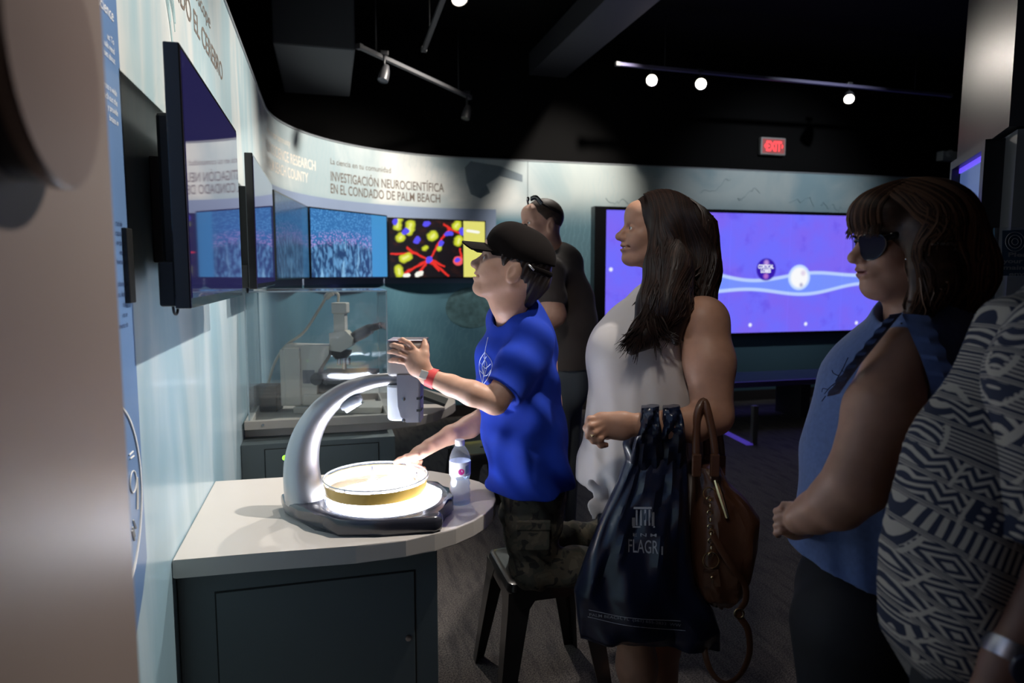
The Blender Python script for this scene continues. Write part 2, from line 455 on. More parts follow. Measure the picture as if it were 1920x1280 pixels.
M_black = mat('matt black paint', (.0022, .002, .0021), .95, spec=.2, noise=.2, nscale=2)
def struct(name, lo, hi, m, label=None, bev=0.):
    o = B().box(lo, hi, bev).done(name, m, smooth=False); return tag(o, label, kind='structure')
M_carpet = NT('carpet tiles')
def _c():
    s = M_carpet; x, y, z, v = s.xyz('Object'); fine = s.noise(v, 170, 2); wide = s.noise(s.comb(s.math('MULTIPLY', x, 26.), s.math('MULTIPLY', y, 4.), 0.), 1., 3)
    c = s.mix(s.step(fine, .35, .65), (.07, .062, .062), (.21, .185, .172)); c = s.mix(s.math('MULTIPLY', s.step(wide, .45, .7), .45), c, (.03, .03, .04))
    s.set(Base_Color=c, Roughness=.95, Specular_IOR_Level=.15); s.bump(fine, .6, .006)
_c()
struct('floor', (-2.5, -3, -.05), (10, 7.2, 0), M_carpet.m, 'dark grey brown patterned carpet floor')
struct('ceiling', (-2.5, -3, 3.9), (10, 7.2, 3.95), M_black, 'black painted open ceiling')
struct('wall_back', (-2.5, 7.0, 0), (10, 7.1, 3.9), M_black, 'black upper wall behind the printed wall')
struct('wall_front', (-2.5, -3.1, 0), (10, -3, 3.9), M_black, 'black wall behind the viewer')
struct('wall_right', (9.9, -3, 0), (10, 7.0, 3.9), M_black, 'black side wall')
struct('wall_side', (-2.5, -3, 0), (-2.45, 7.0, 3.9), M_black, 'black wall behind the printed wall')
bs = tag(wall_strip('baseboard_back', [q for q in ss if q > 4.3], 0, .12, .012, .012, mat('baseboard rubber', (.035, .028, .028), .6)), 'dark baseboard below the printed wall', kind='structure')
tag(wall_strip('trim_1', ss, WH, WH+.012, .006, .09, mat('wall cap', (.25, .27, .29), .4)), 'thin grey cap along the wall top', kind='structure')
# joint between two wall panels
B().box((2.0, YB-.003, .12), (2.006, YB-.0005, WH)).done('panel_joint', mat('joint', (.2, .24, .26), .6), wl, False)

# print on the wall: each block of lettering is flat
M_brown = mat('brown print', (.16, .125, .10), .5); M_white = mat('white print', (.9, .9, .86), .5); M_cream = mat('cream print', (.92, .84, .74), .5)
M_blue = mat('blue print', (.17, .30, .56), .3, coat=.3, noise=.06, nscale=3); M_band = mat('blue grey print band', (.27, .34, .49), .35, noise=.06, nscale=2)
def wtext(s, s0, z0, size, m, width=None, off=.0012, bold=0., align='LEFT'):
    return lettering('lettering', s, size, m, lambda u, v: W(s0+u, z0+v, off), wl, width, bold, align)
wtext('VISUALIZANDO EL CEREBRO', 1.62, 2.245, .098, M_brown, 1.46, bold=.0008)
wtext('microscope', 2.30, 2.36, .075, M_brown, .5)
wtext('La ciencia en tu comunidad', 6.362, 2.415, .072, M_brown, .70)
wtext('INVESTIGACIÓN NEUROCIENTÍFICA', 6.36, 2.272, .118, M_brown, 1.26, bold=.0010)
wtext('EN EL CONDADO DE PALM BEACH', 6.355, 2.166, .118, M_brown, 1.225, bold=.0010)
wtext('Science in your community', 5.16, 2.46, .075, M_cream, .62)
wtext('NEUROSCIENCE RESEARCH', 5.14, 2.33, .115, M_cream, 1.02, bold=.001)
wtext('IN PALM BEACH COUNTY', 5.12, 2.215, .115, M_cream, .93, bold=.001)
wall_strip('graphic_band', list(np.linspace(5.0, 8.16, 80)), 1.37, 2.115, .0015, .001, M_band, wl, False)
# blue text column beside the near panel, with a clipped lower corner
b = B(); b.ring_loft([[W(q, z, .0015) for q, z in ((.6, 2.61), (1.575, 2.61))], [W(q, z, .0015) for q, z in ((.6, .86), (1.575, .86))], [W(q, z, .0015) for q, z in ((.6, .80), (1.53, .80))], [W(q, z, .0015) for q, z in ((.6, .70), (1.42, .70))]], closed=False)
b.done('graphic_column', M_blue, wl, False)
def block(lines, s1, z0, size, m, lead):
    for i, t in enumerate(lines):
        lettering('lettering', t, size, m, lambda u, v, i=i: W(s1+u, z0-i*lead+v, .003), wl, align='RIGHT')
block(['Science'], 1.545, 1.958, .032, M_white, .03)
block(['us: To', 'uals need', 'ues about'], 1.537, 1.912, .017, M_white, .018)
block(['ross a wide', 'reach out the', 'y provide', 'brains in'], 1.537, 1.815, .017, M_white, .019)
block(['rtud de', 'capaces', 'un dato', 'ente', 'humano'], 1.525, 1.562, .015, mat('navy print', (.03, .05, .13), .5), .0185)
block(['observar', 'es, desde', 'culas', 'es en', 'mento do'], 1.527, 1.445, .015, MATS['navy print'], .0205)
b = B(); b.tube([W(1.36+.195*math.sin(t), 1.04+.195*math.cos(t), .003) for t in np.linspace(-.2, PI+.2, 40)], .0025, 5); b.done('emblem_ring', M_white, wl)
b = B(); b.tube([W(1.36+.165*math.sin(t), 1.04+.165*math.cos(t), .003) for t in np.linspace(1.5, 1.9, 9)], .003, 4)
for t in (1.05, 1.12, 2.05, 2.15, 2.2): b.tube([W(1.36+.14*math.sin(t), 1.04+.14*math.cos(t), .003), W(1.36+.165*math.sin(t+.08), 1.04+.165*math.cos(t+.08), .003)], .002, 4)
b.torus(W(1.50, 1.05, .003), .022, .0015, (1, 0, 0), 20, 5); b.done('emblem_marks', M_white, wl)
# microscope photograph printed beside the screens
b = B(); pr = [(7.84, 2.52), (7.90, 2.585), (8.2, 2.55), (8.44, 2.47), (8.44, 2.40), (8.2, 2.45), (8.06, 2.36), (8.1, 2.28), (8.0, 2.22), (7.9, 2.26), (7.86, 2.38)]
b.bm.faces.new([b.bm.verts.new(tuple(W(q, z, .002))) for q, z in pr]); b.done('printed_microscope', mat('grey blue print', (.20, .25, .29), .5, noise=.2, nscale=4), wl, False)
b = B(); n = 28
b.bm.faces.new([b.bm.verts.new(tuple(W(7.9+.27*math.cos(t), 1.12+.21*math.sin(t), .002))) for t in np.arange(n)*2*PI/n]); b.done('printed_brain', mat('teal brain print', (.09, .185, .21), .5, noise=.35, nscale=14), wl, False)
# sweep of printed fibres above the near television
b = B(); rn = random.Random(2)
for k in range(30):
    r = .16+.016*k+rn.uniform(-.006, .006); ph = rn.uniform(-.15, .15); c0 = 1.58+rn.uniform(-.02, .02)
    b.tube([W(c0+r*math.sin(t)*.95, 2.62-r*(1-.55*math.cos(t+ph))*.85+.03*math.sin(3*t+k), .0012) for t in np.linspace(.1, 1.5, 16)], rn.uniform(.0012, .003), 4)
b.done('fibre_print', mat('fibre print', (.45, .63, .66), .5), wl)
# fine nerve drawing on the back wall above the video wall
b = B()
for k in range(7):
    x = 2.9+k*.55+random.uniform(-.1, .1); z = 2.24+random.uniform(0, .15); pts = [V(x, YB-.003, z)]
    for j in range(12): x += random.uniform(.01, .05); z += random.uniform(-.045, .05); z = min(max(z, 2.2), 2.55); pts.append(V(x, YB-.003, z))
    b.tube(spline(pts, 4), .0016, 4)
b.done('nerve_drawing', mat('nerve print', (.16, .25, .28), .6), wl)

# foreground panel at the left with its disc
pn = tag(B().box((-.39, -1.2, 0), (-.22, .828, 2.9), .006).done('wall_panel', mat('warm beige laminate', (.235, .185, .165), .42, spec=.45, coat=.0, noise=.03, nscale=2), smooth=False), 'beige laminate panel at the left edge standing proud of the printed wall', 'panel')
dk = empty('disc_sign', (-.22, .59, 1.626), 'round beige plaque mounted on the near beige panel', 'sign')
B().lathe([(.090, 0), (.093, .003), (.093, .011), (.091, .013)], (-.200, .59, 1.626), 48, (1, 0, 0)).done('plate', mat('plaque laminate', (.21, .155, .14), .42, noise=.05, nscale=5), dk)
B().lathe([(.088, 0), (.088, .021)], (-.2205, .59, 1.626), 40, (1, 0, 0)).done('backing', mat('plaque backing', (.02, .02, .026), .5), dk)

# right-hand exhibit housing with its screen
dK = V(.6, .8, 0); nK = V(-.8, .6, 0); oK = V(2.475, 2.10, 0)
ks = empty('exhibit_housing', oK, 'tall grey exhibit housing with rounded top and blue screen at right edge', 'exhibit')
M_kgrey = mat('satin grey laminate', (.032, .031, .037), .32, spec=.22, noise=.05, nscale=2)
def kp(t, z, o=0.): return oK+dK*t+nK*o+V(0, 0, z)
prof = [(-.16, 1.995), (-.16, 3.3), (.30, 3.3)]+[(.30+.33*math.sin(a), 2.55+.75*math.cos(a)) for a in np.linspace(.3, PI/2, 9)]+[(.66, 2.0), (.66, 1.98)]
B().ring_loft([[kp(t, z, 0) for t, z in prof], [kp(t, z, -.24) for t, z in prof]]).done('upper_fascia', M_kgrey, ks, True)
B().ring_loft([[kp(t, z, -.03) for t, z in ((-.15, 0), (-.15, 1.985), (.64, 1.985), (.64, 0))], [kp(t, z, -.22) for t, z in ((-.15, 0), (-.15, 1.985), (.64, 1.985), (.64, 0))]]).done('lower_body', mat('dark grey laminate', (.12, .12, .13), .4), ks, False)
def kbox(b, t0, t1, z0, z1, o0, o1, bev=0.): return b.box((t0, o0, z0), (t1, o1, z1), bev, (oK, dK, nK, ZZ))
b = B(); kbox(b, -.005, .045, .95, 1.98, -.03, .035); kbox(b, .565, .60, .95, 1.98, -.03, .035); kbox(b, .045, .565, 1.945, 1.98, -.03, .035); kbox(b, .045, .565, .95, 1.0, -.03, .035)
b.done('screen_frame', mat('black frame', (.008, .008, .01), .35), ks, False)
kbox(B(), .045, .565, 1.0, 1.945, -.03, .0).done('screen', mat('blue kiosk picture', (.02, .02, .05), .25, emit=(.10, .17, .42), estr=.55), ks, False)
kbox(B(), .045, .565, 1.925, 1.945, .0, .006).done('light_strip', mat('violet strip', (.02, .02, .05), .3, emit=(.12, .07, .9), estr=1.3), ks, False)
# acrylic sign holder
sg = empty('sign_holder', P(1905, 700, 2.3)*V(1, 1, 0), 'clear acrylic sign holder with blue notice beside the grey housing', 'sign')
def sp_(x, y, o=0.): return P(x, y, 2.3)-FH*o
c0 = [sp_(*q) for q in ((1865, 427), (1990, 422), (1990, 640), (1863, 640))]
B().ring_loft([c0, [q+FH*.006 for q in c0]]).done('acrylic_sleeve', clear_mat('acrylic', (.96, .97, 1), .03, 1.45, .04), sg, False)
c1 = [sp_(*q, o=.001) for q in ((1879, 432), (1985, 428), (1985, 515), (1877, 517))]
nb = B().ring_loft([c1, [q+FH*.0005 for q in c1]]).done('notice', mat('notice blue', (.055, .10, .16), .5), sg, False)
b = B()
for r in (18, 12, 6): b.tube([sp_(1902+r*math.cos(t), 453+r*math.sin(t), .003) for t in np.linspace(0, 2*PI, 25)], .0012, 4)
b.done('emblem', mat('notice print', (.42, .40, .40), .5), sg)
for i, (t, x, w) in enumerate((('Please', 1888, 56), ('your hand', 1880, 78), ('maintain', 1879, 70), ('enviro', 1890, 52))):
    y = 481+i*12; lettering('lettering', t, .02, MATS['notice print'], lambda u, v, x=x, y=y: sp_(x, y, .003)+RT*u+ZZ*v, sg, w*2.3/FPX, .0006)
B().box((-.1, -.06, 0), (.14, .06, .012), .004, (P(1905, 640, 2.3)+V(0, 0, -.012), RT, FH, ZZ)).done('foot', MATS['acrylic'], sg, False)
pz = P(1905, 640, 2.3)
sh = empty('sign_plinth', (pz[0], pz[1], 0), 'dark plinth carrying the acrylic sign holder at far right', 'plinth')
B().box((-.15, -.10, 0), (.3, .06, pz[2]-.012), .006, (V(pz[0], pz[1], 0), RT, FH, ZZ)).done('body', MATS['dark grey laminate'], sh, False)
B().box((-.17, -.12, pz[2]-.05), (.32, .07, pz[2]-.0125), .004, (V(pz[0], pz[1], 0), RT, FH, ZZ)).done('top', M_kgrey, sh, False)

# ------------------------------------------------------------------ screens
M_bezel = mat('black bezel', (.006, .006, .007), .22, coat=.4); M_housing = mat('black housing', (.012, .013, .014), .5)
def television(y0, y1, z0, z1, label):
    x = -.28; t = empty('television', (XL, (y0+y1)/2, z0), label, 'television', 'televisions on the printed wall')
    B().box((x-.034, y0, z0), (x-.002, y1, z1), .003).done('bezel', M_bezel, t, False)
    s = NT('dim indigo picture') if 'dim indigo picture' not in MATS else None
    if s: s.set(Base_Color=(.006, .006, .012), Roughness=.03, Specular_IOR_Level=.9, Emission_Color=(.017, .015, .075), Emission_Strength=.8)
    B().box((x-.003, y0+.012, z0+.022), (x-.0005, y1-.012, z1-.012)).done('screen', MATS['dim indigo picture'], t, False)
    B().box((x-.075, y0+.10, z0+.03), (x-.034, y1-.10, z1-.12), .008).done('rear_cover', M_housing, t, False)
    B().box((XL+.001, y0+.2, z0+.1), (x-.072, y1-.2, z1-.2), .002).done('wall_mount', M_housing, t, False)
    B().box((x-.068, y0+.02, z0+.004), (x-.034, y0+.16, z0+.10), .005).done('speaker_box', M_housing, t, False)
    b = B(); b.tube(spline([V(x-.05, y0+.06, z0+.01), V(x-.05, y0+.07, z0-.012), V(x-.05, y0+.1, z0-.014), V(x-.05, y0+.12, z0+.01)], 6), .003, 6); b.done('cable', M_housing, t)
    return t
t1 = television(1.575, 2.475, 1.395, 1.94, 'large black wall television nearest the viewer, screen reflecting the room')
t2 = television(2.98, 3.97, 1.405, 1.952, 'second black wall television above the microscope display case')
b = B(); b.box((XL+.001, 1.52, 1.41), (XL+.012, 1.56, 1.56), .002); b.done('bracket_plate', M_housing, t1, False)

# pictures of the curved screen row
def pic_brain(dim=1.):
    s = NT('blue tissue picture %g' % dim); U, Z, _, uv = s.xyz('UV')
    cell = s.voro(s.comb(s.math('MULTIPLY', U, 1.7), Z, 0.), 34); cell2 = s.noise(s.comb(s.math('MULTIPLY', U, 30.), s.math('MULTIPLY', Z, 7.), 0.), 1., 4, .6)
    arch = s.math('SUBTRACT', Z, s.math('SUBTRACT', .60, s.math('MULTIPLY', s.math('POWER', s.math('SUBTRACT', U, .4), 2.), .5)))
    band = s.math('SUBTRACT', 1., s.step(s.math('ABSOLUTE', arch), .04, .14)); below = s.math('SUBTRACT', 1., s.step(arch, -.12, .02))
    c = s.mix(s.step(cell, .15, .55), (.09, .33, .68), (.03, .16, .42))
    c = s.mix(below, c, s.mix(s.step(cell2, .4, .68), (.012, .05, .15), (.13, .34, .62)))
    c = s.mix(s.math('MULTIPLY', band, s.step(cell, .55, .2)), c, (.46, .30, .70))
    c = s.mix(s.math('MULTIPLY', s.step(s.noise(s.comb(s.math('MULTIPLY', U, 14.), s.math('MULTIPLY', Z, 2.), 0.), 1., 3, 1.), .62, .70), s.step(arch, .2, -.1)), c, (.24, .50, .78))
    c = s.mix(s.step(U, .775, .785), c, (.05, .28, .60))
    s.set(Base_Color=(.01, .01, .012), Roughness=.15, Emission_Color=c, Emission_Strength=dim); return s.m
def seg_dist(s, U, Z, a, b_):
    ax, ay = a; bx, by = b_; L2 = (bx-ax)**2+(by-ay)**2
    t = s.math('DIVIDE', s.math('ADD', s.math('MULTIPLY', s.math('SUBTRACT', U, ax), bx-ax), s.math('MULTIPLY', s.math('SUBTRACT', Z, ay), by-ay)), L2)
    t = s.math('MINIMUM', s.math('MAXIMUM', t, 0.), 1.)
    dx = s.math('SUBTRACT', U, s.math('MULTIPLY_ADD', t, bx-ax, ax)); dz = s.math('SUBTRACT', Z, s.math('MULTIPLY_ADD', t, by-ay, ay))
    return s.math('SQRT', s.math('ADD', s.math('MULTIPLY', dx, dx), s.math('MULTIPLY', dz, dz)))
def pic_neuron():
    s = NT('neuron picture'); tc = s.n('ShaderNodeTexCoord'); U0, Z0, _, uv = s.xyz(vec=tc.outputs['UV'])
    wob = s.noise(uv, 6., 2); wob2 = s.noise(s.comb(Z0, U0, 3.), 6., 2)
    U = s.math('ADD', U0, s.math('MULTIPLY', s.math('SUBTRACT', wob, .5), .07)); Z = s.math('ADD', Z0, s.math('MULTIPLY', s.math('SUBTRACT', wob2, .5), .09))
    U = s.math('MULTIPLY', U, 1.65)                     # square units
    k = 1.65; c = s.mix(s.step(s.noise(uv, 5, 3), .5, .75), (.006, .004, .006), (.05, .012, .006))
    hub = (.40*k, .30)
    red = None
    for a, b_ in ((hub, (.14*k, .06)), (hub, (.60*k, .04)), (hub, (.25*k, .42)), (hub, (.48*k, .55)), ((.48*k, .55), (.63*k, .86)), ((.63*k, .86), (.55*k, .93)), (hub, (.30*k, .1)), (hub, (.50*k, .12)), (hub, (.56*k, .2)), ((.25*k, .42), (.02*k, .40)), ((.25*k, .42), (.18*k, .5)), ((.73*k, .36), (.73*k, .5)), ((.6*k, .86), (.74*k, .78))):
        d = seg_dist(s, U, Z, a, b_); red = d if red is None else s.math('MINIMUM', red, d)
    c = s.mix(s.math('SUBTRACT', 1., s.step(red, .006, .032)), c, (.85, .03, .02))
    yel = None
    for a, b_ in (((.10, .66), (.12, .70)), ((.13, .32), (.19, .36)), ((.42, .70), (.46, .74)), ((.69, .90), (.71, .95)), ((.70, .62), (.72, .68)), ((.08, .86), (.10, .98)), ((.22, .92), (.20, .80)), ((.35, .50), (.36, .52)), ((.50, .50), (.51, .51)), ((.09, .05), (.09, .14))):
        r = .05 if abs(a[0]-b_[0])+abs(a[1]-b_[1]) > .055 else .018
        d = s.math('SUBTRACT', seg_dist(s, U, Z, (a[0]*k, a[1]), (b_[0]*k, b_[1])), r); yel = d if yel is None else s.math('MINIMUM', yel, d)
    c = s.mix(s.math('SUBTRACT', 1., s.step(yel, -.005, .04)), c, (.62, .68, .03)); c = s.mix(s.math('SUBTRACT', 1., s.step(yel, -.06, -.01)), c, (.92, .93, .30))
    blu = None
    for a, b_ in (((.05, .93), (.07, .95)), ((.15, .78), (.17, .80)), ((.27, .62), (.29, .66)), ((.37, .93), (.39, .93)), ((.60, .76), (.63, .76)), ((.52, .57), (.53, .60)), ((.40, .30), (.40, .33)), ((.70, .29), (.705, .31)), ((.745, .80), (.745, .85))):
        d = seg_dist(s, U, Z, (a[0]*k, a[1]), (b_[0]*k, b_[1])); blu = d if blu is None else s.math('MINIMUM', blu, d)
    pk = s.math('SUBTRACT', 1., s.step(seg_dist(s, U, Z, (.70*k, .27), (.705*k, .31)), .07, .09)); c = s.mix(pk, c, (.9, .1, .12))
    c = s.mix(s.math('SUBTRACT', 1., s.step(blu, .035, .055)), c, (.10, .08, .9))
    wh = s.math('MINIMUM', seg_dist(s, U, Z, (.15*k, .03), (.18*k, .04)), seg_dist(s, U, Z, (.28*k, .04), (.31*k, .06)))
    c = s.mix(s.math('SUBTRACT', 1., s.step(wh, .03, .05)), c, (.95, .95, .85))
    side = s.step(U0, .762, .768); c = s.mix(side, c, s.mix(s.math('MULTIPLY', s.step(seg_dist(s, U0, Z0, (.82, .83), (.92, .81)), .03, .02), 1.), (.75, .72, .17), (.95, .95, .85)))
    s.set(Base_Color=(.01, .01, .012), Roughness=.15, Emission_Color=c, Emission_Strength=1.); return s.m
def rowpt(px):                                           # where a picture column meets the screens' front, 7 cm proud of the wall
    best = min(np.arange(4.6, 8.8, .002), key=lambda q: abs(960+FPX*((W(q, 1.7, .07)-CAM)@RT)/((W(q, 1.7, .07)-CAM)@FW)-px)); return W(best, 0, .07)
def wall_screen(pa, pb, za, zb, m, label):
    a, b_ = rowpt(pa), rowpt(pb); a[2] = b_[2] = 0; d = unit(b_-a); L = np.linalg.norm(b_-a); n = V(d[1], -d[0], 0)
    t = empty('wall_screen', (a+b_)/2+V(0, 0, za), label, 'screen', 'screen row on the curved wall'); fr = (a, d, n, ZZ)
    b = B()
    b.box((0, -.03, za), (L, .0, zb), .002, fr); b.done('bezel', M_bezel, t, False)
    o = mesh_obj('picture', [a+d*u+n*.0008+V(0, 0, z) for u, z in ((.012, za+.012), (L-.012, za+.012), (L-.012, zb-.012), (.012, zb-.012))], [(0, 1, 2, 3)], m, t, False)
    ul = o.data.uv_layers.new(name='UVMap')
    for li, uvc in enumerate(((0, 0), (1, 0), (1, 1), (0, 1))): ul.data[li].uv = uvc
    # standoff reaching back to the wall
    mid = (a+b_)/2; B().box((L*.3, -.10, za+.1), (L*.7, -.03, zb-.1), 0, fr).done('standoff', M_housing, t, False)
    return t
pb_ = pic_brain(1.0); pd_ = pic_brain(.22)  # second copy dimmed: loss at the oblique viewing angle put into its emission
wall_screen(517, 579, 1.425, 2.01, pd_, 'dim oblique screen with angle-dimmed tissue picture on the curved wall')
wall_screen(581, 727, 1.425, 2.01, pb_, 'wall screen showing blue brain tissue with violet cell band')
wall_screen(728, 911, 1.42, 1.995, pic_neuron(), 'wall screen showing yellow and red neurons with yellow side column')

# video wall
def pic_violet():
    s = NT('violet video picture'); x, y, z, v = s.xyz('Object')
    n1 = s.noise(v, 2.2, 4); n2 = s.noise(v, 5., 3)
    c = s.mix(s.step(n1, .35, .7), (.155, .15, .98), (.20, .13, .88)); c = s.mix(s.math('MULTIPLY', s.step(n2, .55, .75), .5), c, (.12, .07, .75))
    xs = s.math('SUBTRACT', x, 0.)
    # glowing ribbon: two swelling strands
    cen = s.math('ADD', 1.37, s.math('MULTIPLY', s.math('SINE', s.math('MULTIPLY', s.math('SUBTRACT', xs, 4.05), 2.0)), -.035))
    hw = s.math('ADD', .085, s.math('MULTIPLY', s.math('COSINE', s.math('MULTIPLY', s.math('SUBTRACT', xs, 5.35), 4.2)), .035))
    dz = s.math('ABSOLUTE', s.math('SUBTRACT', z, cen)); on = s.step(xs, 3.3, 3.6)
    inside = s.math('MULTIPLY', s.math('SUBTRACT', 1., s.step(s.math('SUBTRACT', dz, hw), -.01, .006)), on)
    edge = s.math('MULTIPLY', s.math('SUBTRACT', 1., s.step(s.math('ABSOLUTE', s.math('SUBTRACT', dz, hw)), .008, .03)), on)
    c = s.mix(s.math('MULTIPLY', inside, .75), c, (.18, .33, 1.)); c = s.mix(s.math('MULTIPLY', edge, .8), c, (.55, .72, 1.))
    def disc(cx, cz, r, col, c, soft=.012):
        dx = s.math('SUBTRACT', x, cx); d_ = s.math('SQRT', s.math('ADD', s.math('MULTIPLY', dx, dx), s.math('MULTIPLY', s.math('SUBTRACT', z, cz), s.math('SUBTRACT', z, cz))))
        return s.mix(s.math('SUBTRACT', 1., s.step(d_, r-soft, r+soft)), c, col)
    def at(px, py): q = PL(px, py, 1, YB-.09); return q[0], q[2]
    X, Zc = at(1436, 505); c = disc(X, Zc, .125, (.035, .008, .42), c); c = disc(X, Zc+.075, .03, (.5, .28, .75), c, .02); c = disc(X, Zc-.075, .03, (.45, .15, .6), c, .02)
    X2, Z2 = at(1498, 520); c = disc(X2, Z2, .145, (.55, .70, 1.), c); c = disc(X2, Z2, .115, (.95, .95, .97), c, .02); c = disc(X2+.05, Z2+.05, .03, (.75, .66, .82), c, .02); c = disc(X2+.03, Z2-.085, .02, (.4, .4, .6), c, .02)
    for px, py in ((1406, 609), (1510, 607), (1605, 605), (1137, 619), (1145, 505)):
        X3, Z3 = at(px, py); c = disc(X3, Z3, .02, (.85, .88, 1.), c)
    s.set(Base_Color=(.01, .01, .012), Roughness=.2, Emission_Color=c, Emission_Strength=1.0); return s.m
M_vio = pic_violet()
vw = empty('video_wall', (4.6, YB-.09, .78), 'long violet video wall of tall panels on the back wall', 'video wall')
x0, x1, zb0, zt0 = 2.70, 6.95, .77, 2.165
b = B(); fr = YB-.09
for lo, hi in (((x0, zb0), (x0+.13, zt0)), ((x1-.13, zb0), (x1, zt0)), ((x0+.13, zt0-.035), (x1-.13, zt0)), ((x0+.13, zb0), (x1-.13, zb0+.03))): b.box((lo[0], fr-.02, lo[1]), (hi[0], YB-.001, hi[1]))
b.done('frame', M_bezel, vw, False)
xp = [2.83, 3.575, 4.32, 5.085, 5.81, 6.53, 6.82]
for a, c in zip(xp[:-1], xp[1:]): B().box((a+.004, fr-.006, zb0+.03), (c-.004, YB-.01, zt0-.035)).done('display_panel', M_vio, vw, False)
lm = mat('caption glow', (.1, .1, .1), .5, emit=(.85, .85, 1.), estr=1.)
q = PL(1436, 505, 1, fr-.008)
lettering('caption', 'CORTICAL', .06, lm, lambda u, v: V(q[0]+u, fr-.0075, q[2]+.012+v), vw, .2, .003, 'CENTER')
lettering('caption', 'LOBES', .055, lm, lambda u, v: V(q[0]+u, fr-.0075, q[2]-.035+v), vw, .13, .003, 'CENTER')

# bench below the video wall
bn = empty('bench', (5.0, 6.2, 0), 'low dark bench with violet lit top under the video wall', 'bench')
q0, q1 = PL(1375, 712, 2, .42), PL(1600, 702, 2, .42)
B().box((q0[0]-1.2, 5.75, .36), (q1[0]+1.2, 6.35, .42), .01).done('top', mat('gloss bench top', (.10, .07, .22), .16, spec=.8, coat=.6), bn, False)  # violet reflection of the video wall put into the top's colour
for xx in (3.3, 4.6, 5.9): B().box((xx, 5.85, 0), (xx+.12, 6.25, .36), .004).done('leg', mat('dark bench leg', (.05, .045, .045), .5), bn, False)

# small glass edged stand on the carpet
q = PL(1412, 833, 2, 0)
st = empty('floor_stand', q, 'small grey post with violet edged floor plate behind the handbag', 'stand')
B().box((q[0]-.02, q[1]-.02, 0), (q[0]+.03, q[1]+.02, .34), .004).done('post', mat('grey post', (.10, .09, .085), .5), st, False)
b = B(); p0, p1 = PL(1360, 809, 2, .012), PL(1406, 832, 2, .012); w_ = unit(p1-p0); n_ = V(-w_[1], w_[0], 0)
B().box((-.02, -.03, .0), (np.linalg.norm(p1-p0), .03, .014), .002, (V(p0[0], p0[1], 0), w_, n_, ZZ)).done('floor_plate', mat('violet strip low', (.1, .08, .3), .2, emit=(.12, .07, .7), estr=.35), st, False)

# ------------------------------------------------------------------ ceiling: beams, tracks, lamps, signs
M_rail = mat('track grey', (.10, .10, .105), .5); M_white_p = mat('white plastic', (.55, .56, .56), .5)
bA, bB = V(2.28, 4.7, 3.62), V(2.3, 6.98, 3.62)
tag(B().box((2.05, -2.9, 3.5), (2.45, 6.98, 3.72), .004).done('ceiling_beam', mat('dark steel', (.035, .035, .042), .6), smooth=False), 'dark square ceiling beam crossing the upper right', 'beam')
tag(B().box((-.32, 5.0, 3.0), (.22, 6.3, 3.6), .01).done('air_duct', mat('grey duct', (.05, .055, .065), .6), smooth=False), 'grey ventilation duct box hanging above the curved wall', 'duct')
def track(name, a, b_, label, drop):
    t = empty(name, (np.asarray(a)+b_)/2, label, 'light track'); d = unit(np.asarray(b_)-a); L = np.linalg.norm(np.asarray(b_)-a); n = unit(np.cross(ZZ, d))
    B().box((0, -.018, 0), (L, .018, .03), .003, (a, d, n, ZZ)).done('rail', drop[1], t, False)
    for f in (.12, .88):
        p = a+d*L*f; B().tube([p+V(0, 0, .03), V(p[0], p[1], 3.9)], .005, 6).done('hanger', M_housing, t)
    for f in (-.004, 1.004):
        p = a+d*L*f; B().box((-.02, -.022, -.004), (.02, .022, .034), .003, (p, d, n, ZZ)).done('end_cap', M_rail, t, False)
    return t
M_vrail = mat('violet lit rail', (.12, .11, .2), .45)  # violet light falling on the rail is put into its colour
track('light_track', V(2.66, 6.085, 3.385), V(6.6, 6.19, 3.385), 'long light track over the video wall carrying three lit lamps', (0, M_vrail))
track('light_track', V(.267, 5.29, 3.1), V(1.32, 6.49, 3.1), 'short slanted light track with unlit lamps above the curved wall', (0, M_rail))
track('light_track', V(.82, 3.2, 3.42), V(.815, 5.85, 3.3), 'light track running toward the viewer at top centre', (0, M_rail))
def lamp(pos, to, lit, label, size=.055, hang=.12):
    pos = np.asarray(pos, float); d = unit(np.asarray(to)-pos); t = empty('track_lamp', pos, label, 'lamp', 'track lamps')
    B().lathe([(size*.55, -.13), (size*.8, -.10), (size, -.05), (size, 0), (size*.92, 0), (size*.9, -.012)], pos, 20, d, True, False).done('housing', mat('lamp housing', (.05, .05, .055), .4), t)
    m = mat('lit lamp face', (.8, .8, .8), .4, emit=(1, .88, .70), estr=14.) if lit else mat('unlit lamp face', (.15, .14, .12), .2, spec=.7)
    B().lathe([(size*.86, -.008), (size*.86, -.004)], pos, 20, d).done('lens', m, t)
    B().tube([pos-d*.07, pos-d*.07+V(0, 0, hang)], .008, 6).done('stem', MATS['lamp housing'], t)
    B().box(tuple(pos-d*.07+V(-.03, -.015, hang-.01)), tuple(pos-d*.07+V(.03, .015, hang+.02)), .003).done('adapter', MATS['lamp housing'], t, False)
lA, lB, lC = PL(1222, 150, 2, 3.27), PL(1314, 157, 2, 3.27), PL(1592, 186, 2, 3.27)
lamp(lA, (.6, 0, 1.9), True, 'left lamp of the bright pair on the long track'); lamp(lB, (.8, 0, 1.9), True, 'right lamp of the bright pair on the long track')
lamp(lC, (3.2, 3.5, .6), True, 'single lit lamp at the right of the long track')
lamp(PL(862, -2, 2, 3.27), (1.2, 2.6, .3), True, 'lit lamp cut by the top edge of the photo', .06)
lamp(V(.44, 5.45, 2.93), (.3, 5.3, 2.4), False, 'unlit lamp near the high end of the short track', .04, .14); lamp(V(1.27, 6.42, 2.9), (1.1, 6.3, 2.3), False, 'unlit lamp at the low end of the short track', .04, .17)
ex = empty('exit_sign', (4.95, 6.98, 2.82), 'red lit exit sign on the black upper wall', 'sign')
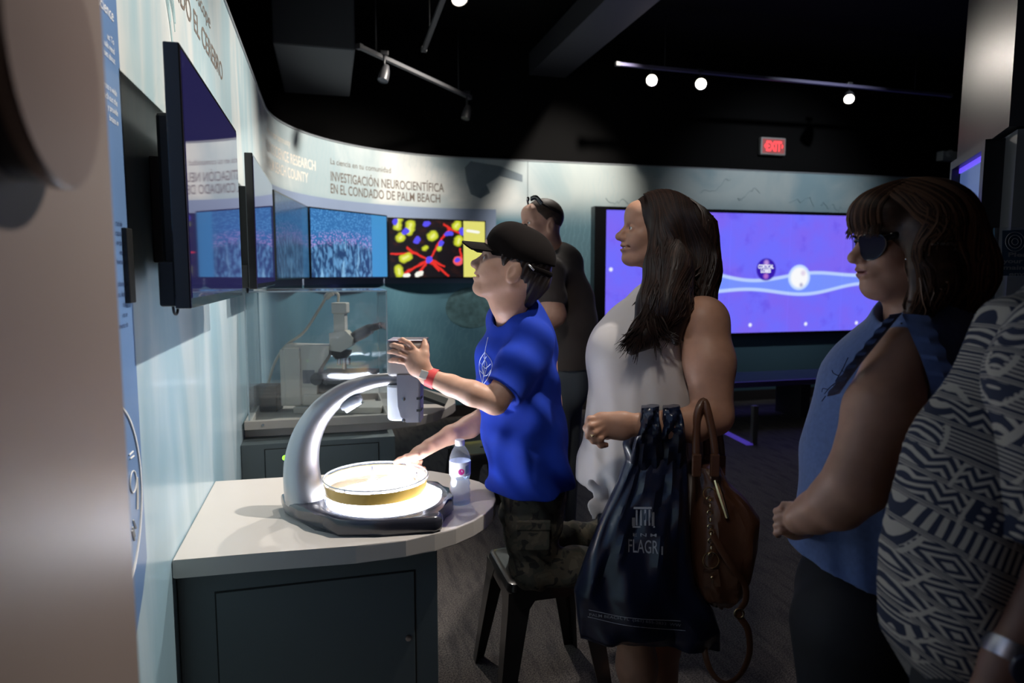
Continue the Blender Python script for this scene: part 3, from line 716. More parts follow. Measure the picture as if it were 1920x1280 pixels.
B().box((4.79, 6.94, 2.815), (5.118, 6.999, 3.012), .012).done('case', mat('exit case', (.30, .29, .28), .5), ex, False)
B().box((4.81, 6.937, 2.835), (5.098, 6.9405, 2.992)).done('face', mat('exit face', (.12, .06, .06), .4, emit=(.3, .05, .05), estr=.8), ex, False)
M_red = mat('exit red', (.3, .02, .02), .4, emit=(1., .05, .06), estr=2.)
lettering('letters', 'EXIT', .15, M_red, lambda u, v: V(4.954+u, 6.936, 2.862+v), ex, .20, .005, 'CENTER')
mesh_obj('arrow', [V(4.83, 6.936, 2.914), V(4.85, 6.936, 2.945), V(4.85, 6.936, 2.883)], [(0, 1, 2)], M_red, ex, False)
mesh_obj('arrow', [V(5.08, 6.936, 2.914), V(5.06, 6.936, 2.883), V(5.06, 6.936, 2.945)], [(0, 1, 2)], M_red, ex, False)
em = empty('emergency_light', (7.4, 6.95, 2.85), 'white twin head emergency light high on the black wall', 'emergency light')
B().box((7.32, 6.9, 2.85), (7.54, 6.998, 2.965), .01).done('case', M_white_p, em, False)
for xx, rr in ((7.40, .04), (7.62, .04)): B().lathe([(rr*.6, 0), (rr, .03), (rr, .07), (rr*.85, .075)], (xx, 6.93, 2.93), 14, (0, -1, 0)).done('lamp_head', M_white_p, em)
B().box((7.54, 6.95, 2.91), (7.62, 6.998, 2.95), .004).done('arm', M_white_p, em, False)
# ------------------------------------------------------------------ tables
M_top = mat('white laminate', (.60, .56, .52), .32, coat=.2, noise=.02, nscale=3); M_cab = mat('slate grey cabinet', (.10, .125, .135), .45, noise=.04, nscale=3); M_gap = mat('shadow gap', (.01, .012, .013), .7)
M_steel = mat('steel', (.55, .55, .57), .25, metal=1.)
def counter(near, far, xr, yf, yb, door, label):
    poly = [PL(*q, 2, .76)[:2] for q in near+far]; poly = [V(XL+.002, poly[0][1])]+poly+[V(XL+.002, poly[-1][1])]
    t = empty('exhibit_table', (0, (yf+yb)/2, 0), label, 'table', 'white topped exhibit tables')
    B().prism(poly, .712, .76, .003).done('table_top', M_top, t, False)
    B().box((XL+.002, yf, .08), (xr, yb, .712), .002).done('cabinet', M_cab, t, False)
    B().box((XL+.002, yf+.04, 0), (xr-.04, yb-.04, .08)).done('plinth', M_gap, t, False)
    x0, x1, z1 = door
    B().box((x0-.004, yf-.0015, .10), (x1+.004, yf+.001, z1+.004)).done('door_gap', M_gap, t, False)
    dr = B().box((x0, yf-.004, .105), (x1, yf+.002, z1), .001).done('door', M_cab, t, False)
    B().lathe([(.009, 0), (.009, .004), (.004, .005)], (x1-.018, yf-.004, z1-.19), 16, (0, -1, 0)).done('lock', M_steel, dr)
    return t
q = PL(828, 1045, 2, .71); dA, dB = PL(405, 1103, 1, 1.835), PL(776, 1070, 1, 1.835)
counter([(326, 1050), (480, 1037), (667, 1023), (761, 1012), (815, 1001), (855, 990), (888, 976), (911, 962), (925, 948), (930, 935), (927, 922), (917, 912)], [(898, 902), (870, 895), (840, 888), (808, 882), (700, 884), (404, 902)], q[0], 1.835, 2.42, (dA[0], dB[0], dB[2]), 'white topped grey table with rounded end holding the lit magnifier stand')
q = PL(738, 812, 2, .71); yf2 = 3.17; dA, dB = PL(497, 838, 1, yf2), PL(709, 830, 1, yf2)
counter([(459, 800), (707, 789), (781, 781), (812, 774), (835, 766), (848, 759), (854, 754)], [(853, 748), (842, 742), (826, 737), (793, 728), (740, 722), (480, 722)], q[0], yf2, 4.05, (dA[0], dB[0], dB[2]), 'farther white topped grey table carrying the clear display case')

# ------------------------------------------------------------------ lit magnifier stand on the near table
M_silver = mat('silver paint', (.42, .42, .44), .33, metal=.75, coat=.3); M_base = mat('dark gloss base', (.035, .036, .05), .22, coat=.6, spec=.6)
M_acr = clear_mat('clear acrylic disc', (.98, .985, 1), .03, 1.22, .04)
foot = PL(576, 935, 2, .80); cc = V(.135, 2.012, 0)
mg = empty('magnifier_stand', (cc[0], cc[1], .76), 'silver arched camera magnifier on a dark base with glowing light plate', 'magnifier')
outl = [PL(*q, 2, .78)[:2] for q in ((527, 938), (533, 953), (560, 968), (598, 978), (632, 994), (720, 993), (815, 987), (829, 983), (831, 975), (820, 968))]
outl += [cc[:2]+.215*V(math.cos(a), math.sin(a)) for a in np.radians(np.arange(-20, 140, 10))]
outl += [foot[:2]+.075*V(math.cos(a), math.sin(a)) for a in np.radians((105, 132))]
B().prism(outl, .76, .806, .014, 3).done('base', M_base, mg, True, 50)
B().lathe([(.168, 0), (.168, .003), (.15, .0035)], (cc[0]+.01, cc[1]-.005, .8055), 48).done('light_plate', mat('light plate', (.9, .9, .9), .4, emit=(.86, .90, 1.), estr=26.), mg)
B().lathe([(.185, 0), (.187, .004), (.172, .005), (.170, 0)], (cc[0]+.01, cc[1], .8055), 48, cap0=False, cap1=False).done('light_rim', M_acr, mg)
dc = PL(705, 892, 2, .877)
arm = [(574, 940, .060), (567, 900, .055), (566, 862, .050), (574, 822, .044), (592, 785, .038), (618, 755, .033), (652, 731, .027), (690, 717, .022), (725, 711, .019), (762, 709, .018)]
da = (foot-CAM)@FW
cen = spline([P(x, y, da) for x, y, r in arm], 5); rad = [q[0] for q in spline([(r,) for _, _, r in arm], 5)]
b = B(); b.tube(cen, rad, 20, True); ao = b.done('arm', M_silver, mg)
# lamp pod under the arm
p0, p1 = P(640, 765, da-.0), P(677, 744, da-.0); ax = unit(p1-p0)
b = B(); b.tube([p0, p0+ax*.012, p0+ax*.04, p1-ax*.01, p1], [.008, .016, .02, .017, .009], 14); b.done('lamp_pod', mat('pod plastic', (.35, .37, .42), .2, coat=.5), ao)
b = B(); b.tube([P(648, 770, da), P(675, 753, da)], .008, 10); b.done('pod_lens', mat('pod light', (.8, .8, .9), .3, emit=(.8, .87, 1), estr=2.5), ao)
b = B(); b.sphere(P(534, 858, da), .008, 10, 8); b.done('green_light', mat('green diode', (.1, .4, 0), .3, emit=(.35, 1, .05), estr=1.6), mg)
# camera head: handle housing, sheet metal bracket, white barrel
fr = (P(766, 670, da), RT, FH, ZZ); u = da/FPX
b = B(); b.box((-37*u, -.045, -33*u), (37*u, .055, 33*u), .014, fr, 3); hd = b.done('handle', mat('handle grey', (.30, .28, .27), .4, coat=.2), mg, True, 50)
b = B(); b.box((-35*u, -.043, 33*u-.001), (35*u, .053, 33*u+.004), .003, fr); b.done('handle_cap', mat('violet grey cap', (.22, .2, .28), .3), hd, False)
fr2 = (P(768, 745, da), RT, FH, ZZ)
b = B()
b.ring_loft([[fr2[0]+RT*x*u+FH*o+ZZ*z*u for x, z in ((-20, 45), (24, 45), (22, -43), (-4, -43), (-14, -32), (-19, -12))] for o in (-.034, -.030)])
b.ring_loft([[fr2[0]+RT*x*u+FH*o+ZZ*z*u for x, z in ((20.5, 45), (24, 45), (22, -43), (19, -43))] for o in (-.034, .04)])
br = b.done('bracket', mat('brushed sheet metal', (.50, .50, .56), .35, metal=.85), mg, False)
for x, y in ((760, 744), (760, 783)): B().lathe([(.0055, -.002), (.0055, .0012), (.0035, .0016)], P(x, y, da)-FH*.034, 12, -FH).done('screw', M_steel, br)
for y in (743, 765):
    b = B(); b.box((784*u-768*u, -.0352, -.0035), (791*u-768*u, -.0338, .0035), 0, (P(768, y, da), RT, FH, ZZ)); b.box((23.2*u, -.03, -.003), (24.3*u, .0, .003), 0, (P(768, y, da), RT, FH, ZZ)); b.done('vent_slot', M_gap, br, False)
B().lathe([(.030, -.055), (.034, -.05), (.034, .045), (.030, .05)], P(747, 752, da)+FH*.008, 26, ZZ).done('lens_barrel', mat('white barrel', (.72, .75, .80), .35), mg)
# specimen dish on clear feet
ds = empty('specimen_dish', (dc[0], dc[1], .809), 'round amber sided clear dish on the glowing light plate', 'dish')
B().lathe([(.147, 0), (.149, .032)], (dc[0], dc[1], .838), 56, cap0=False, cap1=False).done('amber_wall', mat('amber resin', (.72, .45, .10), .25, coat=.4, sss=0., emit=(.5, .3, .05), estr=.06), ds)
B().lathe([(.1, .0), (.152, 0), (.154, .004), (.150, .009), (.147, .006), (.1, .005)], (dc[0], dc[1], .870), 56).done('lid', M_acr, ds)
B().lathe([(.154, 0), (.154, .004)], (dc[0], dc[1], .834), 56).done('floor_plate', M_acr, ds)
b = B(); b.torus((dc[0], dc[1], .879), .1505, .0022, n=56, k=6); b.done('lid_rim', mat('bright rim', (.75, .77, .8), .2, coat=.5), ds)
for i, a in enumerate((-2.4, -1.1, .2, 1.6)):
    B().lathe([(.012, 0), (.012, .026), (.018, .027), (.018, .03)], (dc[0]+.128*math.cos(a), dc[1]+.128*math.sin(a), .8062), 16).done('clear_foot', M_acr, ds)
    B().lathe([(.003, 0), (.003, .036)], (dc[0]+.125*math.cos(a), dc[1]+.125*math.sin(a), .836), 8).done('pin', M_steel, ds)
for cx, cy, r in ((.06, .05, .055), (-.07, -.02, .05), (.02, -.075, .035)):
    B().lathe([(r, 0), (r, .006), (r-.003, .006), (r-.003, .001)], (dc[0]+cx, dc[1]+cy, .838), 32).done('inner_dish', clear_mat('frosted acrylic', (.97, .98, 1), .1, 1.2, .12), ds)
B().lathe([(.018, 0), (.018, .004)], (dc[0]-.005, dc[1]-.09, .846), 20).done('specimen', mat('grey specimen', (.3, .32, .33), .5), ds)
q = PL(619, 936, 2, .83)
for px, py, r in ((622, 938, .021), (640, 944, .014), (690, 950, .016)):
    q = PL(px, py, 2, .808); B().lathe([(r, 0), (r, .016), (r*.8, .019)], q, 20).done('clear_knob', M_acr, mg)

# ------------------------------------------------------------------ water bottle
bq = PL(863, 944, 2, .76)
bt = empty('water_bottle', bq, 'half full clear plastic water bottle on the near table edge', 'bottle')
M_pet = clear_mat('clear bottle plastic', (.95, .97, 1), .05, 1.42, .10)
pr = [(.024, 0), (.031, .004), (.032, .012), (.0295, .018), (.032, .025), (.0295, .036), (.032, .044), (.029, .055), (.0315, .064), (.028, .078), (.031, .088), (.0325, .094), (.0325, .138), (.031, .150), (.025, .167), (.016, .180), (.0125, .185), (.0125, .192)]
B().lathe(pr, bq+V(0, 0, .0005), 32).done('body', M_pet, bt)
B().lathe([(r-.0012, z) for r, z in pr[1:11]]+[(.0268, .081)], bq+V(0, 0, .001), 28).done('water', clear_mat('water', (.86, .92, 1), .0, 1.33), bt)
B().lathe([(.033, 0), (.0331, .043)], bq+V(0, 0, .0945), 32, cap0=False, cap1=False).done('label', mat('bottle label', (.72, .74, .84), .4, noise=.12, nscale=60), bt)
B().lathe([(.0145, 0), (.0150, .002), (.0150, .015), (.0138, .0175)], bq+V(0, 0, .185), 24).done('cap', mat('white cap', (.85, .85, .88), .4), bt)
cv = -unit(V(bq[0], bq[1], 0)); cw = V(-cv[1], cv[0], 0)
def onb(u, z, r=.0335): a = u/r; return bq+r*(cv*math.cos(a)+cw*math.sin(a))+V(0, 0, z)
mesh_obj('label_dot', [onb(.004+.0095*math.cos(t), .110+.0095*math.sin(t), .0336) for t in np.arange(20)*2*PI/20], [tuple(range(20))], mat('magenta print', (.45, .03, .22), .4), bt, False)
mesh_obj('label_swash', [onb(-.026+.006*math.cos(t), .112+.011*math.sin(t), .0336) for t in np.arange(16)*2*PI/16], [tuple(range(16))], mat('violet print', (.22, .2, .5), .4), bt, False)
mesh_obj('label_patch', [onb(x, z, .0336) for x, z in ((.017, .100), (.030, .105), (.030, .130), (.017, .126))], [(0, 1, 2, 3)], mat('blue label print', (.25, .38, .62), .4), bt, False)

# ------------------------------------------------------------------ display case with a laboratory microscope
yc0, yc1 = 3.27, 3.86; pr_ = PL(727, 700, 1, yc0); xc0, xc1 = XL+.03, pr_[0]; zt = PL(727, 547, 1, yc0)[2]
dcse = empty('display_case', ((xc0+xc1)/2, (yc0+yc1)/2, .76), 'clear acrylic display case over the laboratory microscope', 'display case')
for lo, hi in (((xc0, yc0, .79), (xc0+.006, yc1, zt)), ((xc1-.006, yc0, .79), (xc1, yc1, zt)), ((xc0+.006, yc0, .79), (xc1-.006, yc0+.006, zt)), ((xc0+.006, yc1-.006, .79), (xc1-.006, yc1, zt)), ((xc0, yc0, zt), (xc1, yc1, zt+.006))):
    B().box(lo, hi).done('pane', clear_mat('case acrylic', (.93, .96, .97), .03, 1.5, .03), dcse, False)
b = B()
for x in (xc0, xc1):
    for y in (yc0, yc1): b.box((x-.003, y-.003, .79), (x+.003, y+.003, zt+.004))
for y in (yc0, yc1): b.box((xc0, y-.003, zt+.002), (xc1, y+.003, zt+.0075))
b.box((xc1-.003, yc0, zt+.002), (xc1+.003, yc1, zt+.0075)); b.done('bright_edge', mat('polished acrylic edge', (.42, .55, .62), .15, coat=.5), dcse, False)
b = B(); tk = .018
for lo, hi in (((xc0-.02, yc0-.02), (xc1+.02, yc0+.008)), ((xc0-.02, yc1-.008), (xc1+.02, yc1+.02)), ((xc0-.02, yc0), (xc0+.01, yc1)), ((xc1-.01, yc0), (xc1+.02, yc1))): b.box((lo[0], lo[1], .7605), (hi[0], hi[1], .80), .002)
b.done('tray_rim', mat('pale tray', (.50, .46, .42), .4), dcse, False); B().box((xc0+.01, yc0+.01, .7605), (xc1-.01, yc1-.01, .766)).done('tray_floor', MATS['pale tray'], dcse, False)
b = B(); b.lathe([(.006, 0), (.006, .004)], (xc0+.06, yc0-.02, .782), 10, (0, -1, 0)); b.done('screw', M_steel, dcse)
dm = 3.52; um = dm/FPX; zb_ = .767
def mo(px, py, o=0.): return P(px, py, dm)+FH*o
M_beige = mat('cream enamel', (.62, .58, .52), .4, coat=.2); M_mblk = mat('black enamel', (.02, .02, .024), .35, coat=.3)
o0 = P(590, 760, dm); o0[2] = 0
ms = empty('microscope', (o0[0], o0[1], zb_), 'cream laboratory microscope with black eyepieces inside the display case', 'microscope')
def mz(py): return P(590, py, dm)[2]
def mbox(b, x0, x1, y0, y1, o0_, o1_, bev=.004): return b.box(((x0-590)*um, o0_, mz(y1)), ((x1-590)*um, o1_, mz(y0)), bev, (V(o0[0], o0[1], 0), RT, FH, ZZ))
b = B(); mbox(b, 541, 572, 648, 757, -.06, .06, .008); mbox(b, 534, 543, 652, 757, -.055, .055, .004); b.done('column', M_beige, ms, False)
b = B(); b.ring_loft([[V(o0[0], o0[1], 0)+RT*(x-590)*um+FH*o+ZZ*mz(y) for x, y in ((545, 643), (625, 645), (624, 660), (604, 690), (598, 757), (572, 757), (572, 655), (545, 650))] for o in (-.05, .05)]); b.done('stand', M_beige, ms, False)
b = B(); mbox(b, 560, 720, 757, 764, -.09, .09, .004); mbox(b, 575, 640, 735, 757, -.06, .06, .006); b.bm.verts.ensure_lookup_table()
dz = zb_-min(v.co.z for v in b.bm.verts)
for v in b.bm.verts:
    if v.co.z < zb_+.02: v.co.z += dz*.999
b.done('foot', M_beige, ms, False)
b = B(); b.ring_loft([[V(o0[0], o0[1], 0)+RT*(x-590)*um+FH*o+ZZ*mz(y) for x, y in ((624, 622), (655, 618), (668, 632), (666, 645), (645, 657), (625, 654))] for o in (-.04, .04)]); b.done('head', M_beige, ms, False)
b = B(); mbox(b, 632, 653, 586, 622, -.03, .03, .004); mbox(b, 629, 657, 566, 586, -.035, .035, .006); b.done('camera_tube', M_beige, ms, False)
for o in (-.03, .03):
    b = B(); b.tube([mo(662, 634, o), mo(676, 626, o), mo(694, 616, o), mo(696, 615, o), mo(713, 610, o)], [.026, .03, .026, .019, .017], 14); b.done('eyepiece', M_mblk, ms)
b = B(); b.tube([mo(640, 654), mo(639, 664), mo(640, 672)], [.055, .05, .03], 16); b.done('nosepiece', M_mblk, ms)
for x, l in ((646, 692), (636, 684), (653, 683)): b = B(); b.tube([mo(x, 670), mo(x, l)], .011, 12); b.done('objective', M_steel, ms)
b = B(); mbox(b, 606, 706, 694, 705, -.10, .10, .006); mbox(b, 612, 690, 705, 716, -.06, .06, .004); b.done('stage', M_mblk, ms, False)
b = B(); b.tube([mo(585, 716), mo(610, 735), mo(640, 720)], [.03, .04, .03], 10); b.done('condenser', M_mblk, ms)
b = B(); b.tube([mo(604, 705, -.07), mo(604, 705, -.11)], .03, 16); b.done('focus_knob', M_mblk, ms)
b = B(); mbox(b, 575, 597, 690, 715, -.052, -.05, 0); b.done('badge', mat('grey badge', (.16, .16, .19), .4), ms, False)
b = B(); pts = spline([mo(634, 566), mo(634, 552), mo(625, 548), mo(613, 556), mo(598, 580), mo(570, 622), mo(536, 648), mo(515, 680), mo(503, 718)], 6); b.tube(pts, .007, 8); b.tube(pts[12:20], .016, 8); b.done('cable', mat('cream cable', (.55, .50, .42), .5), ms)
pb = mo(503, 745); pb[2] = zb_
bx_ = empty('power_box', pb, 'black power supply box beside the microscope in the case', 'power supply')
B().box((-21*um, -.05, 0), (22*um, .05, mz(720)-zb_), .006, (pb, RT, FH, ZZ)).done('case', mat('black ribbed plastic', (.015, .015, .017), .5), bx_, False)
b = B()
for k in range(6): b.box((-21.5*um, -.0515, .02+k*.018), (22.5*um, -.049, .026+k*.018), 0, (pb, RT, FH, ZZ))
b.done('rib', MATS['black ribbed plastic'], bx_, False); B().tube([pb+RT*22*um+V(0, 0, .07), pb+RT*36*um+V(0, 0, .07)], .018, 12).done('plug', M_steel, bx_)
# tablet on a wedge at the rounded end of the far table
tq = PL(812, 752, 2, .76)
tb = empty('tablet_stand', tq, 'small black tilted tablet on the far table end', 'tablet')
b = B(); b.ring_loft([[P(x, y, 3.55)+FH*o for x, y in ((782, 731), (838, 752), (836, 757), (780, 737))] for o in (-.08, .08)]); b.done('tablet', M_housing, tb, False)
b = B(); b.ring_loft([[P(x, y, 3.55)+FH*o for x, y in ((790, 737), (826, 752), (826, 754), (790, 754))] for o in (-.05, .05)]); b.done('wedge', mat('grey wedge', (.2, .2, .21), .5), tb, False)

# ------------------------------------------------------------------ metal stools
M_gun = mat('gunmetal paint', (.055, .052, .052), .3, metal=.6, coat=.3, noise=.1, nscale=5)
def stool(x, y, label, rot=0.):
    t = empty('metal_stool', (x, y, 0), label, 'stool', 'metal stools'); c, s_ = math.cos(rot), math.sin(rot)
    def w(a, b_, z): return V(x+a*c-b_*s_, y+a*s_+b_*c, z)
    def rr(h, z, r=.03, n=5):
        out = []
        for qx, qy, a0 in ((1, 1, 0), (-1, 1, 90), (-1, -1, 180), (1, -1, 270)):
            for k in range(n): a = math.radians(a0+90*k/(n-1)); out.append(w(qx*(h-r)+r*math.cos(a), qy*(h-r)+r*math.sin(a), z))
        return out
    B().ring_loft([rr(.158, .385), rr(.158, .432), rr(.154, .446), rr(.146, .450), rr(.135, .449), rr(.06, .445, .02)]).done('seat', M_gun, t, True)
    b = B(); b.lathe([(.016, 0), (.016, .002), (.012, .002)], w(0, 0, .4452), 16); b.done('seat_hole', M_gap, t)
    for qx in (-1, 1):
        for qy in (-1, 1):
            def sec(h, z, wd): p = w(qx*h, qy*h, z); ax = w(qx*h-qx*wd, qy*h, z); ay = w(qx*h, qy*h-qy*wd, z); k = .006; kx = (ax-p)/wd*k; ky = (ay-p)/wd*k; return [p, ax, ax+ky, p+kx+ky, ay+kx, ay]
            B().ring_loft([sec(.1585, .42, .115), sec(.162, .36, .075), sec(.205, .0, .042)]).done('leg', M_gun, t, False)
    return t
stool(.705, 2.24, 'dark metal stool the boy kneels on')
q = PL(905, 836, 2, .45); stool(q[0], q[1], 'dark metal stool behind the water bottle, half hidden by the boy', .2)

# ------------------------------------------------------------------ carrier bag on the woman's forearm
M_bag = mat('navy plastic film', (.008, .013, .036), .3, spec=.55, coat=.22, bump=.25, bscale=14)
def outline_body(rows, d, th, n=40, wr=.004, seed=1, nz=70):
    """Loft a soft bag through (y, xleft, xright, thickness) rows of its outline at distance d."""
    rnd = np.random.RandomState(seed); ph = rnd.rand(6)*6.28
    ys = np.linspace(0, 1, nz); R = np.array(rows, float); t = np.linspace(0, 1, len(R)); C = np.array([[np.interp(q, t, R[:, k]) for k in range(R.shape[1])] for q in ys]); rings = []
    for i, row in enumerate(C):
        yl, xl, yr, xr, tk = row[:5]; d = row[5] if len(row) > 5 else d
        a, b_ = P(xl, yl, d), P(xr, yr, d); c = (a+b_)/2; hw = (b_-a)/2; ring = []
        for k in range(n):
            q = 2*PI*k/n; cx, sx = math.cos(q), math.sin(q); v_ = i/nz
            fold = wr*(math.sin(5*cx+7*v_+ph[0])+.8*math.sin(11*cx-8*v_+ph[1]+2*math.sin(6*v_))*(.4+v_)+.5*math.sin(21*cx+14*v_+ph[2])*math.sin(5*v_+ph[4])+.7*math.sin(15*v_+6*cx+ph[3])+.5*math.sin(31*v_-9*cx+ph[5]))
            ring.append(c+hw*np.sign(cx)*abs(cx)**.8-FH*(np.sign(sx)*(abs(sx)**.8)*(tk+fold*1.5)))
        rings.append(ring)
    return B().ring_loft(rings)
bg = empty('carrier_bag', P(1210, 1215, 1.86), 'navy plastic carrier bag with white print hanging from the woman\'s forearm', 'bag')
rows = [(775, 1192, 768, 1276, .018), (800, 1176, 798, 1281, .024), (832, 1167, 830, 1285, .03), (862, 1172, 860, 1287, .036), (905, 1157, 905, 1289, .045), (965, 1129, 965, 1291, .055), (1040, 1100, 1040, 1294, .065), (1106, 1076, 1095, 1302, .07), (1150, 1081, 1140, 1336, .066), (1188, 1087, 1180, 1349, .05), (1196, 1089, 1218, 1350, .02)]
bo = outline_body(rows, 1.86, .05, 72, .0055, 3, 110).done('film', M_bag, bg)
M_bprint = mat('bag print', (.30, .31, .35), .5)
def bag_text(s, x, y, w, h, slope=0.):
    v, f = text_mesh(s, 1.0, .004); mn, mx = v.min(0), v.max(0); v = (v-mn)/(mx-mn+1e-9)
    pts = to_surface(bo, [(x+q[0]*w, y-q[1]*h+slope*q[0]*w) for q in v]); mesh_obj('lettering', pts, f, M_bprint, bg, False)
bag_text('FLAGR', 1178, 1035, 56, 25, .06); bag_text('E N M', 1187, 1005, 44, 6, .03); bag_text('I', 1240, 1040, 3, 16)
bag_text('PALM BEACH, FL  (561) 655-2833  WW', 1105, 1156, 172, 7, .12)
b = B()
for pts in (((1104, 1143), (1180, 1158), (1276, 1164)), ((1102, 1156), (1180, 1173), (1285, 1182))): b.tube(to_surface(bo, [tuple(q) for q in spline(pts, 8)], .001), .0009, 4)
b.done('print_line', M_bprint, bg)
b = B()
def rect(x0, y0, x1, y1, t=.0008):
    p = to_surface(bo, [(x0, y0), (x1, y0), (x1, y1), (x0, y1)], .0012); b.quad(*p)
rect(1186, 986, 1228, 989)
for x in (1192, 1200, 1208, 1216): rect(x, 955, x+3.5, 985)
rect(1188, 950, 1222, 954); rect(1185, 970, 1191, 986); rect(1222, 960, 1227, 986)
b.done('printed_building', M_bprint, bg, False)
for sd, xs_, dn in ((11, ((1203, 1236), (1201, 1235), (1196, 1240), (1186, 1244), (1178, 1250)), 1.775), (12, ((1243, 1274), (1242, 1279), (1236, 1284), (1226, 1286), (1214, 1287)), 1.785)):   # film bunched over the forearm
    outline_body([(y, a, y-3, c, t, e) for y, (a, c), t, e in zip((764, 780, 806, 838, 885), xs_, (.008, .016, .018, .02, .012), (dn, dn, dn+.005, dn+.035, 1.85))], dn, .02, 30, .003, sd, 26).done('handle', M_bag, bg)
    outline_body([(y, a, y-3, c, t) for y, (a, c), t in zip((762, 775, 800, 830, 860), xs_, (.02, .016, .014, .016, .03))], dn+.105, .02, 24, .003, sd, 20).done('handle', M_bag, bg)
    b = B(); b.ring_loft([[P(a+(c-a)*q, 765-6*math.sin(PI*t), dn-.008+.113*t) for q in (0, .25, .5, .75, 1)] for (a, c) in (xs_[0],) for t in (0, .25, .5, .75, 1)], closed=False); b.done('handle_fold', M_bag, bg)

# ------------------------------------------------------------------ brown handbag
hb = empty('handbag', P(1355, 1135, 1.88), 'brown leather handbag with brass rings hanging at the woman\'s elbow', 'handbag')
M_lea = mat('brown leather', (.11, .045, .022), .38, coat=.15, noise=.25, nscale=10, bump=.15, bscale=90); M_brass = mat('brass', (.75, .55, .30), .25, metal=1.)
rows = [(868, 1300, 872, 1348, .05), (905, 1301, 900, 1362, .07), (940, 1299, 930, 1395, .085), (985, 1297, 962, 1418, .09), (1040, 1297, 1020, 1415, .09), (1085, 1300, 1075, 1402, .08), (1112, 1308, 1108, 1388, .065), (1130, 1330, 1128, 1368, .03), (1137, 1344, 1136, 1352, .008)]
hbo = outline_body(rows, 1.88, .08, 48, .003, 5, 60).done('body', M_lea, hb)
for x0, x1, dd in ((1306, 1340, 1.80), (1326, 1352, 1.95)):
    pts = [P(x0, 872, dd), P(x0-1, 820, dd), P(x0+2, 775, dd), P((x0+x1)/2-4, 752, dd+.01), P(x1-12, 775, dd), P(x1-2, 825, dd), P(x1+2, 868, dd)]
    B().tube(spline(pts, 6), .0105, 10, True).done('handle', M_lea, hb)
    for x in (x0, x1): B().box((-.012, -.006, -.03), (.012, .006, .03), .003, (P(x, 872, dd-.012), RT, FH, ZZ)).done('handle_tab', M_lea, hb, False)
for x, y, r in ((1330, 925, .016), (1334, 998, .006), (1333, 1050, .021)):
    p = to_surface(hbo, [(x, y)], .008)[0]; B().torus(p, r, .0022, -FW, 24, 8).done('ring', M_brass, hb)
p0, p1 = to_surface(hbo, [(1330, 935), (1333, 1040)], .01)
b = B()
for k in range(9): c = p0+(p1-p0)*k/8; b.torus(c, .006, .0018, (RT if k % 2 else FW), 12, 5)
b.done('clasp_chain', M_brass, hb)
pp = to_surface(hbo, [(1342, 900), (1350, 925), (1364, 970)], .006); b = B(); b.tube(pp, [.006, .008, .006], 8); b.done('zip_pull', M_brass, hb)
pp = to_surface(hbo, [(1320, 1066), (1346, 1066), (1350, 1098), (1318, 1098)], .002); b = B(); b.ring_loft([pp, [q-FW*.006 for q in pp]]); b.done('patch', M_lea, hb, False)
b = B(); b.sphere(to_surface(hbo, [(1335, 1082)], .008)[0], .005, 10, 8); b.done('stud', M_brass, hb)
sp1 = to_surface(hbo, [(1335, 1000), (1352, 1030), (1375, 1066)], .006)+[P(1396, 1095, 1.80), P(1398, 1125, 1.80), P(1385, 1150, 1.80), P(1402, 1180, 1.80), P(1405, 1225, 1.81), P(1388, 1264, 1.82), P(1362, 1280, 1.83), P(1338, 1265, 1.84), P(1322, 1225, 1.84), P(1318, 1150, 1.86)]
B().tube(spline(sp1, 6), .009, 8, True, (FW, .35)).done('shoulder_strap', M_lea, hb)
b = B(); b.torus(P(1386, 1150, 1.795), .012, .003, FW, 16, 6); b.done('strap_buckle', M_brass, hb)
